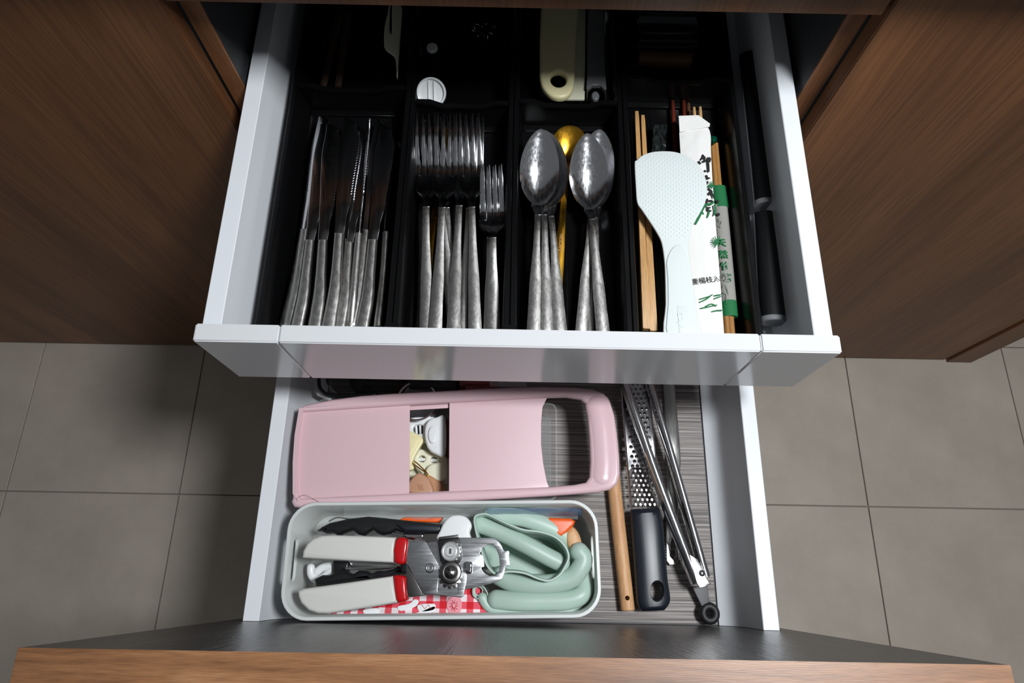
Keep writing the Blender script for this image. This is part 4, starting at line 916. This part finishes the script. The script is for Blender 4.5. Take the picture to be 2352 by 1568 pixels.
for k in range(14):
    for x0, x1 in ((1462, 1480),): pth('grip_rib', [(x0+k*.5, 1205+k*5.6), (x1+k*.6, 1205+k*5.6)], [gz-.0012, gz+.0006], .0006, M['black'], gr, 6, .8, sm=0)
    pth('grip_rib', [(1517+k*.7, 1200+k*6), (1521+k*.7, 1200+k*6)], gz-.006, .0006, M['black'], gr, 6, .8, sm=0)
bl_px = [(1452, 1168), (1514, 1165), (1511, 1120), (1505, 1050), (1498, 980), (1490, 900), (1484, 840), (1424, 842), (1430, 920), (1437, 1000), (1444, 1080)]
tv, tf, holes = [], [], []
bz = gz-.006
for i in range(34):
    v = 1158-i*11.0
    if v < 838: break
    t = (1168-v)/328; xl = 1452-28*t; xr = 1514-30*t
    n_ = 5 if i % 2 == 0 else 4
    for k in range(n_):
        u = xl+9.5+(k+(0 if i % 2 == 0 else .5))*10.8
        p = at(u, v, bz); holes.append((p.x, p.y))
link('blade', plate([axy(bl_px, bz)]+[circ(x, y, .00155, 10) for x, y in holes], bz-.0009, bz, .0001, 0), M['steel'], gr)
for x, y in holes:
    b0 = len(tv); n = 8
    for rr, hh in ((.0024, 0), (.0019, .0011), (.0015, .0012)):
        for k in range(n): a = 2*PI*k/n; tv.append((x+rr*math.cos(a), y+rr*math.sin(a), bz+hh*(1.0 if math.sin(a) > -.4 else .35)))
    for q in range(2):
        for k in range(n): k2 = (k+1) % n; tf.append((b0+q*n+k, b0+q*n+k2, b0+(q+1)*n+k2, b0+(q+1)*n+k))
o = link('grating_teeth', newmesh(tv, tf), M['steel'], gr); o['kind'] = 'stuff'
for s, (a, b_) in ((0, ((1450, 1167), (1423, 842))), (1, ((1515, 1165), (1486, 842)))):
    link('side_flange', tube([at(*a, bz-.001), at(*b_, bz-.001)], .0012, 8), M['steel'], gr)

# steel spatula lying flat under the tongs
ssp = thing('steel_spatula', 'long flat steel spatula with a looped end, partly under the tongs', 'spatula', at(1544, 1290, DF+.001))
pl('blade', [(1520, 842), (1547, 842), (1554, 930), (1561, 1010), (1564, 1060), (1560, 1120), (1557, 1200), (1559, 1285), (1551, 1297), (1538, 1298), (1530, 1288), (1529, 1200), (1533, 1100), (1530, 1000)], DF+.0035, DF+.006, M['steelb'], ssp, .0009, holes=[[(1540, 1250), (1544, 1235), (1551, 1250), (1551, 1276), (1546, 1283), (1540, 1276)]])

# tongs
tg = thing('steel_tongs', 'stainless steel kitchen tongs lying diagonally, pivot end towards the front', 'tongs', at(1615, 1330, .500))
def arm(p_far, p_mid, p_near, w_, zf, zn, nm):
    cen = [Vector(p) for p in cat([tuple(at(*p_far, zf)), tuple(at(*p_mid, (zf+zn)/2)), tuple(at(*p_near, zn))], 10, False)]; rings = []
    n = len(cen)
    for i, p in enumerate(cen):
        t = (cen[min(i+1, n-1)]-cen[max(i-1, 0)]).normalized(); s = Vector((0, 0, 1)).cross(t).normalized()
        w1 = w_*(.85+.25*i/n); h = .014
        pr = [(-w1, -h), (-w1*.98, -.003), (-w1*.7, 0), (-w1*.25, .0009), (w1*.25, .0009), (w1*.7, 0), (w1*.98, -.003), (w1, -h), (w1*.86, -h), (w1*.84, -.004), (w1*.5, -.0015), (-w1*.5, -.0015), (-w1*.84, -.004), (-w1*.86, -h)]
        rings.append([p+s*a+Vector((0, 0, b_)) for a, b_ in pr])
    return link(nm, loft(rings), M['steel'], tg)
arm((1428, 850), (1508, 1085), (1604, 1338), .0052, .545, .530, 'arm')
arm((1487, 850), (1556, 1085), (1624, 1325), .0046, .535, .523, 'arm')
pl('pivot_plate', [(1583, 1272), (1600, 1282), (1612, 1300), (1629, 1336), (1634, 1340), (1622, 1347), (1608, 1350), (1600, 1340)], .5305, .5325, M['steelb'], tg, .0006)
link('rivet', lathe([(.0034, 0), (.0034, .0008), (.0024, .0016), (.0003, .0018)], 20, at(1612, 1316, .5325)), M['steel'], tg)
pl('locking_tab', [(1590, 1347), (1625, 1343), (1630, 1382), (1612, 1392), (1606, 1380)], .507, .509, M['tab'], tg, .0005)
rg = at(1629, 1408, .506)
th_ = [rg+Vector((.0072*math.cos(a), .0075*math.sin(a), 0)) for a in [i*PI/16 for i in range(32)]]
link('hanging_ring', tube(th_, .0046, 14, flat=1.1, closed=True), M['rubber'], tg, 'black rubber pull ring')
